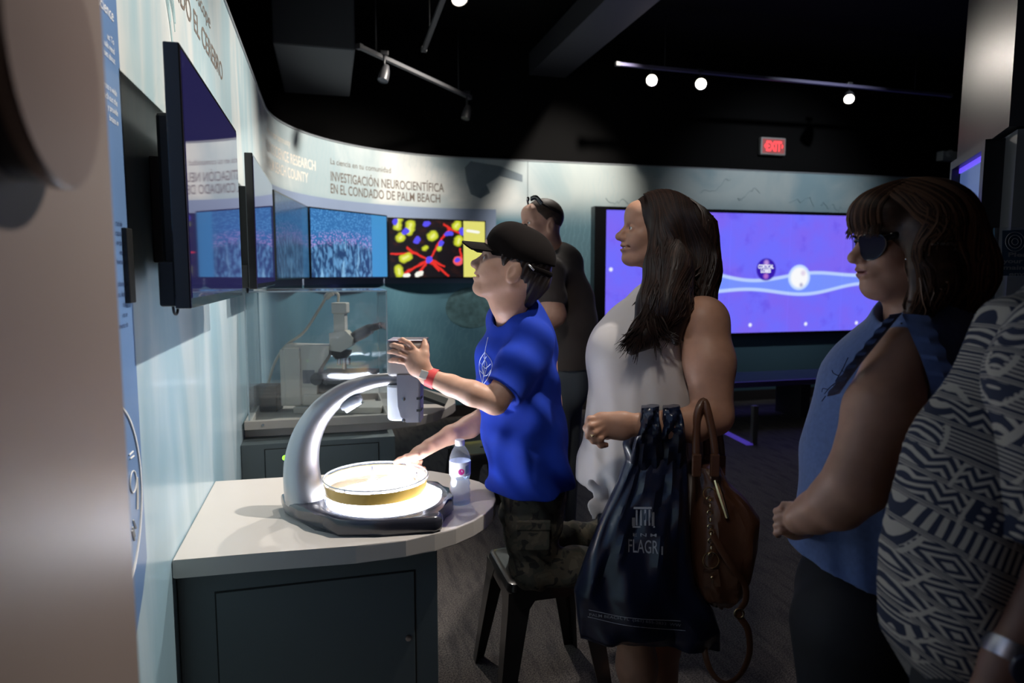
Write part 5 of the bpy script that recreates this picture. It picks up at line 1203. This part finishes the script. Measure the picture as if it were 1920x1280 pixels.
# ================================================================== the man behind
S_man = skin('ruddy skin', (.52, .29, .21)); bse = P(1050, 1000, 3.3)*V(1, 1, 0)
man = person('man in dark T-shirt with sunglasses on his head behind the boy', bse)
hf = unit(-RT*.86-FH*.42+ZZ*.02); Hn = Head(P(1013, 419, 3.3), hf, ZZ, 1.)
F = Field(); Hn.add(F, jaw=1.15)
F.chain([Hn.p(-.03, 0, -.05), P(1036, 485, 3.34), P(1046, 520, 3.36)], [.066, .066, .09], .03)
wsh, wel, wwr = P(1022, 515, 3.14), P(1040, 590, 3.08), P(985, 640, 3.02)
F.chain([P(1045, 515, 3.34), wsh], [.09, .075], .04); F.chain([wsh, P(1030, 555, 3.10), wel], [.068, .062, .05], .02); F.chain([wel, P(1005, 620, 3.04), wwr], [.05, .044, .033], .02); F.cone(wwr, P(968, 648, 3.02), .035, .03, .02)
F.chain([P(1046, 520, 3.36), P(1050, 700, 3.36)], [.12, .13], .05); F.chain([P(1068, 515, 3.52), P(1070, 600, 3.56), P(1010, 645, 3.42)], [.07, .05, .04], .03)
hl, hh_ = bounds([Hn.p(.125, 0, 0), Hn.p(-.12, 0, 0), Hn.p(0, .1, .12), Hn.p(0, -.1, -.13)], .03); zc = P(1030, 480, 3.3)[2]
lo, hi = bounds([P(950, 470, 2.95), P(1110, 720, 3.7)], .06)
F.build('body', [((hl[0], hl[1], zc), hh_, .0035), (lo, (hi[0], hi[1], zc+.005), .008)], [S_man, M_lip], man, [(Hn.lips(), 1)]); Hn.face_parts(man, M_bhair)
F = Field(); F.ell(Hn.p(-.022, 0, .036), np.array([.100, .0785, .086]), Hn.ax, .01); F.cut(unit(Hn.f-1.1*Hn.u), Hn.p(.062, 0, .062)); F.ell(Hn.p(-.02, .08, -.012), np.array([.03, .02, .04]), Hn.ax, .005, 'sub'); F.cut(-Hn.u, Hn.p(0, 0, -.045)); F.build('hair', [(hl, hh_, .0035)], mat('short brown hair', (.05, .03, .02), .6, noise=.3, nscale=80), man)
b = B()
for q in (-1, 1):
    b.tube(spline([Hn.p(.060, q*.012, .112), Hn.p(.050, q*.045, .115), Hn.p(.03, q*.066, .085)], 5), .012, 8, True, (Hn.f, .4)); b.tube([Hn.p(.03, q*.072, .085), Hn.p(-.06, q*.082, .045)], .004, 6)
b.done('sunglasses', mat('dark glasses', (.01, .01, .012), .15, coat=.5), man)
M_dt = mat('charcoal jersey', (.055, .041, .036), .8, sheen=.15)
F = Field(); F.chain([P(1046, 512, 3.36), P(1052, 590, 3.36), P(1050, 692, 3.36)], [.15, .185, .175], .05, (unit(RT*.8+FH*.5), .82)); F.chain([P(1045, 505, 3.34), wsh+V(0, 0, .01)], [.10, .085], .04); F.cone(wsh, wsh+(wel-wsh)*.5, .083, .082, .03); F.cone(P(1062, 510, 3.48), P(1070, 560, 3.55), .085, .085, .03)
F.cone(P(1034, 480, 3.33), P(1022, 440, 3.3), .07, .07, .012, op='sub'); F.disp(lambda x, y, z: .005*np.sin(40*z+20*x)); F.cut(-ZZ, P(1050, 690, 3.3)); F.build('t_shirt', [(lo, hi, .0075)], M_dt, man)
F = Field(); F.cone(P(1050, 680, 3.36), P(1050, 720, 3.36), .16, .16, .03, (unit(RT*.8+FH*.5), .8))
for x, dk_ in ((1035, 3.28), (1058, 3.45)):
    a = P(x, 715, dk_); kn = a.copy(); kn[2] = .5; an = a.copy(); an[2] = .06; F.chain([a, kn, an], [.10, .075, .06], .03)
F.cut(ZZ, P(1050, 678, 3.36)); F.cut(-ZZ, V(0, 0, .04)); lo, hi = bounds([P(970, 670, 3.1), P(1110, 720, 3.65)], .12); lo[2] = 0; F.build('trousers', [(lo, hi, .009)], mat('slate trousers', (.09, .105, .12), .8), man)
for x, dk_ in ((1035, 3.28), (1058, 3.45)):
    a = P(x, 715, dk_); a[2] = .045; F = Field(); F.cone(a, a-RT*.17, .044, .036, .02); F.cut(-ZZ, V(0, 0, .001)); F.build('shoe', [(a-.25, a+.25, .008)], MATS['dark shoe'], man)

# ================================================================== the woman in sunglasses
S_w2 = skin('warm skin', (.46, .25, .17)); M_h3 = mat('auburn brown hair', (.045, .021, .012), .45, spec=.35, noise=.55, nscale=45)
bse = P(1650, 1500, 1.5)*V(1, 1, 0)
wm = person('woman in dark sunglasses and blue sleeveless blouse with clasped hands', bse)
al = math.radians(-3); hf = unit(-RT*math.cos(al)+ZZ*math.sin(al)-FH*.04); hu = RT*math.sin(al)+ZZ*math.cos(al); k_ = .965; dw = 1.42
Hw = Head(P(1592, 484, dw)-hf*.1155*k_+unit(hu)*.031*k_, hf, hu, k_)
F = Field(); Hw.add(F, jaw=1.1, cheek=1.05, heavy=.9, nose=1.05)
F.chain([Hw.p(-.03, 0, -.045), P(1722, 590, 1.44), P(1765, 660, 1.48)], [.056, .058, .075], .03)
F.chain([P(1755, 680, 1.50), P(1710, 850, 1.52), P(1690, 1100, 1.52)], [.09, .11, .12], .04)
ash, ael, awr = P(1686, 672, 1.31), P(1606, 905, 1.25), P(1502, 972, 1.36)
F.cone(P(1735, 668, 1.42), ash, .05, .055, .02); F.chain([ash, P(1655, 770, 1.27), ael], [.057, .066, .054], .02); F.chain([ael, P(1570, 940, 1.28), P(1530, 960, 1.33), awr], [.056, .049, .038, .030], .02)
F.cone(awr, P(1484, 974, 1.40), .028, .026, .012, (FW, .8)); F.chain([P(1800, 690, 1.68), P(1700, 900, 1.72), P(1560, 965, 1.58), P(1490, 985, 1.44)], [.06, .05, .04, .030], .03)
F.cone(P(1492, 982, 1.43), P(1478, 985, 1.43), .024, .022, .010)
for j, y0 in enumerate((954, 968, 982, 995)): fingers(F, 0, [[P(1484, y0+3, 1.385), P(1466, y0, 1.383), P(1456, y0+4, 1.395), P(1459, y0+8, 1.415)]], .0080, .0066, .0025)
fingers(F, 0, [[P(1500, 958, 1.375), P(1484, 948, 1.375), P(1470, 945, 1.385)]], .009, .007, .005)
hl, hh_ = bounds([Hw.p(.125, 0, 0), Hw.p(-.12, 0, 0), Hw.p(0, .1, .12), Hw.p(0, -.1, -.14)], .03); zc = P(1700, 585, 1.42)[2]
lo, hi = bounds([P(1445, 560, 1.2), P(1850, 1130, 1.8), P(1445, 1130, 1.2)], .05)
F.build('body', [((hl[0], hl[1], zc), hh_, .0022), (lo, (hi[0], hi[1], zc+.004), .004)], [S_w2, mat('muted lips', (.32, .13, .12), .45)], wm, [(Hw.lips(), 1)]); Hw.face_parts(wm, M_h3, eyes=True)
# bob hair
F = Field(); F.ell(Hw.p(-.022, 0, .036), np.array([.112, .090, .092])*k_, Hw.ax, .01); F.ell(Hw.p(-.060, 0, -.025), np.array([.085, .092, .100])*k_, Hw.ax, .03)
F.chain([P(1755, 420, 1.38), P(1780, 510, 1.40), P(1778, 575, 1.42)], [.075, .078, .05], .03); F.chain([P(1738, 440, 1.345), P(1742, 520, 1.335), P(1722, 572, 1.34)], [.045, .05, .03], .03); F.chain([P(1780, 470, 1.5), P(1800, 555, 1.5)], [.08, .055], .03)
F.ell(Hw.p(.092, 0, -.084), np.array([.098, .12, .10])*k_, Hw.ax, .008, 'sub')
F.ell(Hw.p(.050, 0, .055), np.array([.052, .070, .050])*k_, Hw.ax, .02)
lo, hi = bounds([P(1590, 325, 1.25), P(1890, 620, 1.65), P(1890, 325, 1.65), P(1590, 620, 1.25)], .04)
hw_ = F.build('hair', [(lo, hi, .0034)], M_h3, wm)
rn = random.Random(5); paths = []
for k in range(480):
    t = rn.random(); x1 = 1722+130*t+rn.uniform(-6, 6); w1, w2 = rn.uniform(-7, 7), rn.uniform(-7, 7)
    paths.append([Hw.p(.06-.14*t, .005, .128), Hw.p(.045-.14*t, .055, .115-.02*t), Hw.p(.005-.125*t, .092, .05), P(x1-8+w1, 470, 1.31+.09*t), P(x1+6-w1, 520, 1.30+.10*t), P(x1-2+14*t+w2, 560, 1.31+.10*t), P(x1-16+26*t, 590+rn.uniform(-26, 8), 1.33+.10*t)])
for k in range(150):                                   # in front of the ear
    t = rn.random(); w1 = rn.uniform(-5, 5); paths.append([Hw.p(.066-.05*t, .01, .127), Hw.p(.060-.05*t, .060, .098), Hw.p(.030-.035*t, .088, .045), Hw.p(.0-.03*t, .090, .0), P(1700+28*t+w1, 500, 1.33), P(1706+24*t-w1, 540, 1.33), P(1694+30*t, 578+rn.uniform(-10, 4), 1.335)])
for k in range(150):                                   # fringe swept forward
    t = rn.random(); y_ = -.055+.125*t; paths.append([Hw.p(-.0, y_*.6, .130), Hw.p(.055, y_*.9, .114), Hw.p(.092, y_, .078), Hw.p(.102-.25*abs(y_-.01)**1.2, y_*1.1, .014+rn.uniform(-.006, .012))])
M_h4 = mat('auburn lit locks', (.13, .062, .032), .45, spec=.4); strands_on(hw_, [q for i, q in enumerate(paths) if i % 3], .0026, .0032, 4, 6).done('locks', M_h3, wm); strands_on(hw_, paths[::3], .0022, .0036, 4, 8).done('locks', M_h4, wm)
# sunglasses: lenses, brow bar, temples
M_gl = mat('black gloss frame', (.008, .008, .01), .15, coat=.6); gb = B()
for q in (-1, 1):
    lens = [(.02, .012), (.3, .016), (.7, .016), (1., .011), (1.10, -.004), (1.0, -.022), (.75, -.034), (.42, -.036), (.15, -.026), (.03, -.008)]
    def lp(c, z, o=0.): return Hw.p(.0955-.020*c*c+o, q*(.006+c*.052), z)
    rim = [lp(c, z) for c, z in spline(lens+lens[:1], 4)[:-1]]
    gb.ring_loft([rim, [p_+Hw.f*.002 for p_ in rim]]); gb.tube(rim+rim[:1], .0022, 6)
    gb.tube(spline([lp(1.06, .006), Hw.p(.055, q*.0705, .011), Hw.p(.02, q*.078, .012), Hw.p(-.02, q*.083, .010)], 6), .0068, 8, True, (Hw.l, .35))
gb.tube(spline([Hw.p(.097, -.008, .004), Hw.p(.101, 0, .007), Hw.p(.097, .008, .004)], 4), .003, 6)
gb.done('sunglasses', M_gl, wm)
b = B(); b.sphere(P(1699, 492, dw-.083*k_+.003), .0036, 10, 8); b.sphere(P(1699, 486, dw-.083*k_+.003), .0022, 8, 6); b.done('earring', mat('silver earring', (.8, .8, .8), .2, metal=1.), wm)
# blouse with ruffled armhole
M_den = mat('blue chambray', (.10, .16, .36), .85, sheen=.2, noise=.12, nscale=90)
F = Field(); fl = (FH, .95)
F.chain([P(1740, 640, 1.48), P(1690, 740, 1.50), P(1672, 860, 1.50), P(1668, 980, 1.50), P(1650, 1080, 1.50), P(1640, 1190, 1.50)], [.125, .165, .180, .185, .185, .19], .04, fl)
F.cone(P(1740, 625, 1.46), P(1790, 640, 1.60), .085, .085, .03); F.cone(P(1722, 600, 1.44), P(1760, 640, 1.48), .085, .10, .03); F.cone(P(1712, 640, 1.37), P(1700, 670, 1.36), .06, .07, .03); F.chain([P(1745, 630, 1.40), P(1785, 720, 1.40), P(1790, 820, 1.42)], [.065, .075, .08], .03)
F.cone(P(1712, 585, 1.43), P(1690, 520, 1.42), .066, .072, .01, op='sub'); F.chain([P(1672, 690, 1.22), P(1650, 770, 1.22), P(1635, 830, 1.23)], [.070, .085, .06], .012, op='sub')
def fold(x, y, z):
    u_ = x*RT[0]+y*RT[1]; w = x*FH[0]+y*FH[1]; g = np.clip((1.2-z)*2, .1, 1); return .011*g*(np.abs(np.sin(24*u_+16*w+2*np.sin(6*z)))-.5)+.004*g*np.sin(90*u_-40*w+15*z)
F.disp(fold); F.cut(unit(-ZZ-.30*RT), P(1490, 1042, 1.45))
lo, hi = bounds([P(1470, 570, 1.25), P(1880, 1230, 1.75), P(1470, 1230, 1.25)], .06)
bl = F.build('blouse', [(lo, hi, .0045)], M_den, wm)
# ruffle strips along the armhole and yoke, and stitched sprigs
def ruffle(pts, w, amp=.006, n=60):
    pts = spline(pts, 10); b = B(); L = len(pts); r0, r1, r2 = [], [], []
    for i, q in enumerate(pts):
        a = amp*math.sin(i*.9); out = -FW*.012
        r0.append(q); r1.append(q+out+w*.5+FW*a*.6); r2.append(q+w-FW*(.012+a))
    b.ring_loft([r0, r1, r2], closed=False); b.ring_loft([[q+FW*.002 for q in r] for r in (r0, r1, r2)], closed=False); return b
rf = [P(1692, 588, 1.30), P(1708, 625, 1.265), P(1728, 672, 1.24), P(1742, 715, 1.235), P(1748, 760, 1.24), P(1744, 805, 1.26)]
ruffle(rf, RT*.042-ZZ*.004, .004).done('ruffle', M_den, bl)
rf = [P(1692, 586, 1.30), P(1672, 610, 1.285), P(1648, 640, 1.275), P(1622, 672, 1.28), P(1596, 706, 1.30), P(1574, 738, 1.33)]
ruffle(rf, -RT*.030-ZZ*.004, .004).done('ruffle', M_den, bl)
b = B()
for pts in ([(1590, 670), (1578, 695), (1566, 715)], [(1578, 693), (1585, 700), (1590, 696)], [(1572, 704), (1563, 700), (1560, 694)], [(1568, 716), (1556, 726), (1546, 738)], [(1562, 722), (1568, 730), (1564, 735)], [(1552, 730), (1543, 728), (1541, 735)], [(1548, 742), (1541, 752)]):
    b.tube(to_surface(bl, [tuple(q) for q in spline(pts, 5)], .001), .0009, 4)
for c in ((1690, 606), (1665, 632), (1642, 645), (1728, 690), (1740, 715), (1752, 735), (1610, 668)): b.sphere(to_surface(bl, [c], .002)[0], .002, 6, 5)
b.done('embroidery', mat('navy thread', (.015, .02, .06), .8), bl)
F = Field(); F.cone(P(1640, 1120, 1.5), P(1640, 1200, 1.5), .165, .165, .03, (FH, .95))
for x, dk_ in ((1600, 1.42), (1640, 1.62)):
    a = P(x, 1180, dk_); kn = a.copy(); kn[2] = .48; an = a.copy(); an[2] = .06; F.chain([a, kn, an], [.125, .085, .06], .03)
F.cut(-ZZ, V(0, 0, .05)); lo, hi = bounds([P(1480, 1100, 1.3), P(1800, 1200, 1.7)], .1); lo[2] = 0; F.build('trousers', [(lo, hi, .008)], mat('black trousers', (.008, .008, .012), .8), wm)
for x, dk_ in ((1600, 1.42), (1640, 1.62)):
    a = P(x, 1180, dk_); a[2] = .045; F = Field(); F.cone(a, a-RT*.15, .042, .034, .02); F.cut(-ZZ, V(0, 0, .001)); F.build('shoe', [(a-.22, a+.22, .008)], MATS['dark shoe'], wm)

# ================================================================== the person in the patterned shirt
def tribal():
    s = NT('navy cream woven print'); x, y, z, v = s.xyz('Object')
    u0 = s.math('ADD', s.math('MULTIPLY', x, float(RT[0])), s.math('MULTIPLY', y, float(RT[1])))
    ca, sa = math.cos(.42), math.sin(.42)
    wob = s.math('MULTIPLY', s.math('SUBTRACT', s.noise(v, 14., 2), .5), .006)
    U = s.math('MULTIPLY', s.math('ADD', s.math('ADD', s.math('MULTIPLY', u0, ca), s.math('MULTIPLY', z, -sa)), wob), 20.)
    Vv = s.math('MULTIPLY', s.math('ADD', s.math('ADD', s.math('MULTIPLY', u0, sa), s.math('MULTIPLY', z, ca)), wob), 25.)
    row = s.math('FLOOR', Vv); U2 = s.math('ADD', U, s.math('MULTIPLY', row, .37)); col = s.math('FLOOR', U2)
    fu, fv = s.math('FRACT', U2), s.math('FRACT', Vv)
    wn = s.n('ShaderNodeTexWhiteNoise', noise_dimensions='2D'); s.t.links.new(s.comb(col, row, 0.), wn.inputs['Vector']); h = wn.outputs['Value']
    st1 = s.math('GREATER_THAN', s.math('SINE', s.math('MULTIPLY', fv, 44.)), .0); st2 = s.math('GREATER_THAN', s.math('SINE', s.math('MULTIPLY', fu, 38.)), -.1)
    dm_ = s.math('ADD', s.math('ABSOLUTE', s.math('SUBTRACT', fu, .5)), s.math('ABSOLUTE', s.math('SUBTRACT', fv, .5)))
    di = s.math('GREATER_THAN', s.math('SINE', s.math('MULTIPLY', dm_, 24.)), .15)
    tri = s.math('ABSOLUTE', s.math('SUBTRACT', s.math('FRACT', s.math('MULTIPLY', fu, 3.)), .5)); zg = s.math('GREATER_THAN', s.math('SINE', s.math('MULTIPLY', s.math('ADD', fv, s.math('MULTIPLY', tri, .6)), 19.)), .2)
    dt = s.math('LESS_THAN', s.voro(s.comb(s.math('MULTIPLY', U2, 4.), s.math('MULTIPLY', Vv, 4.), 0.), 1., rnd=.25), .30)
    p = st1
    for lim, nx in ((.24, st2), (.44, di), (.62, zg), (.82, dt)): p = s.math('ADD', s.math('MULTIPLY', p, s.math('LESS_THAN', h, lim)), s.math('MULTIPLY', nx, s.math('GREATER_THAN', h, lim)))
    line = s.math('MAXIMUM', s.math('LESS_THAN', s.math('ABSOLUTE', s.math('SUBTRACT', fv, .06)), .025), s.math('LESS_THAN', s.math('ABSOLUTE', s.math('SUBTRACT', fv, .15)), .02))
    edge = s.math('LESS_THAN', s.math('ABSOLUTE', s.math('SUBTRACT', fu, .05)), .03)
    p = s.math('MULTIPLY', p, s.math('GREATER_THAN', fv, .22)); p = s.math('MINIMUM', s.math('ADD', s.math('ADD', p, line), edge), 1.)
    s.set(Base_Color=s.mix(p, (.012, .018, .045), (.40, .36, .31)), Roughness=.85); return s.m
S_p5 = skin('deep skin', (.20, .10, .07)); bse = P(1960, 1700, 1.05)*V(1, 1, 0)
pp5 = person('person in navy and cream patterned shirt cut by the right edge', bse)
F = Field(); Hx = Head(P(2150, 400, 1.12), unit(-RT*.9+FH*.3), ZZ, 1.); Hx.add(F)
F.chain([Hx.p(-.03, 0, -.05), P(2150, 520, 1.13), P(2140, 600, 1.14)], [.058, .058, .08], .03)
xs, xe, xw = P(1990, 700, .95), P(1992, 1050, .91), P(1900, 1245, .89)
F.chain([P(2090, 620, 1.1), xs, P(1995, 900, .93), xe], [.08, .07, .06, .048], .03); F.chain([xe, xw], [.046, .031], .02); F.chain([xw, P(1868, 1300, .88)], [.034, .03], .02)
fingers(F, 0, [[P(1868+7*j, 1300, .885+.01*j), P(1860+8*j, 1340, .88+.01*j), P(1864+8*j, 1372, .885+.01*j)] for j in range(4)], .010, .008); fingers(F, 0, [[P(1858, 1270, .90), P(1846, 1300, .90), P(1845, 1325, .90)]], .011, .008)
F.chain([P(2120, 640, 1.14), P(2040, 1100, 1.15)], [.13, .15], .05)
lo, hi = bounds([P(1840, 330, .85), P(2330, 1400, 1.35), P(1840, 1400, .85)], .08)
F.build('body', [(lo, hi, .006)], S_p5, pp5); Hx.face_parts(pp5, M_bhair)
F = Field(); F.ell(Hx.p(-.025, 0, .034), np.array([.105, .082, .09]), Hx.ax, .01); F.cut(unit(Hx.f-1.1*Hx.u), Hx.p(.06, 0, .05)); F.build('hair', [(Hx.O-.16, Hx.O+.18, .005)], M_bhair, pp5)
F = Field(); fl = (FH, .95)
F.chain([P(2075, 610, 1.08), P(1985, 720, 1.06), P(1915, 900, 1.05), P(1888, 1050, 1.05), P(1880, 1150, 1.05), P(1885, 1290, 1.05), P(1890, 1400, 1.05)], [.12, .145, .165, .175, .172, .15, .15], .04, fl)
F.cone(P(2120, 560, 1.12), P(2060, 630, 1.06), .085, .12, .03)
F.cone(P(2150, 540, 1.13), P(2150, 470, 1.12), .07, .07, .012, op='sub')
def fold(x, y, z):
    u_ = x*RT[0]+y*RT[1]; return .006*np.sin(38*u_+16*z+3*np.sin(8*z))+.003*np.sin(70*u_-20*z)
F.disp(fold); F.cut(unit(-ZZ*.55-RT*.84), P(1690, 1170, .93))
lo, hi = bounds([P(1660, 500, .85), P(2330, 1300, 1.25), P(1660, 1300, .85)], .06)
ps_ = F.build('patterned_shirt', [(lo, hi, .005)], tribal(), pp5)
F = Field(); F.chain([P(2060, 600, 1.01), xs, P(1998, 880, .94), P(2000, 1010, .92)], [.075, .088, .086, .088], .04); F.disp(fold); F.cut(-ZZ, P(2000, 1005, .92)); F.cone(P(2000, 960, .92), P(1995, 1080, .91), .070, .074, .004, op='sub')
F.build('sleeve', [(lo, hi, .006)], MATS['navy cream woven print'], ps_)
F = Field(); F.cone(P(1900, 1200, 1.06), P(1900, 1300, 1.06), .135, .14, .03)
for x, dk_ in ((1870, 1.0), (1940, 1.14)):
    a = P(x, 1290, dk_); kn = a.copy(); kn[2] = .48; an = a.copy(); an[2] = .05; F.chain([a, kn, an], [.11, .08, .06], .03)
F.cut(-ZZ, V(0, 0, .04)); lo, hi = bounds([P(1700, 1180, .9), P(2100, 1300, 1.25)], .08); lo[2] = 0; F.build('trousers', [(lo, hi, .009)], MATS['black trousers'], pp5)
for x, dk_ in ((1870, 1.0), (1940, 1.14)):
    a = P(x, 1290, dk_); a[2] = .045; F = Field(); F.cone(a, a-RT*.15, .042, .034, .02); F.cut(-ZZ, V(0, 0, .001)); F.build('shoe', [(a-.22, a+.22, .009)], MATS['dark shoe'], pp5)
wv = unit(xw-xe); b = B(); b.lathe([(.040, -.012), (.041, 0), (.040, .012)], xw-wv*.01, 24, wv, False, False); wt = b.done('watch', mat('watch steel', (.3, .3, .34), .3, metal=.9), pp5)
b = B(); b.lathe([(.021, 0), (.021, .008), (.018, .010)], xw-wv*.01-FW*.036-RT*.012, 24, -FW-.3*RT); b.done('watch_face', mat('watch dial', (.03, .035, .06), .15, coat=.6), wt)
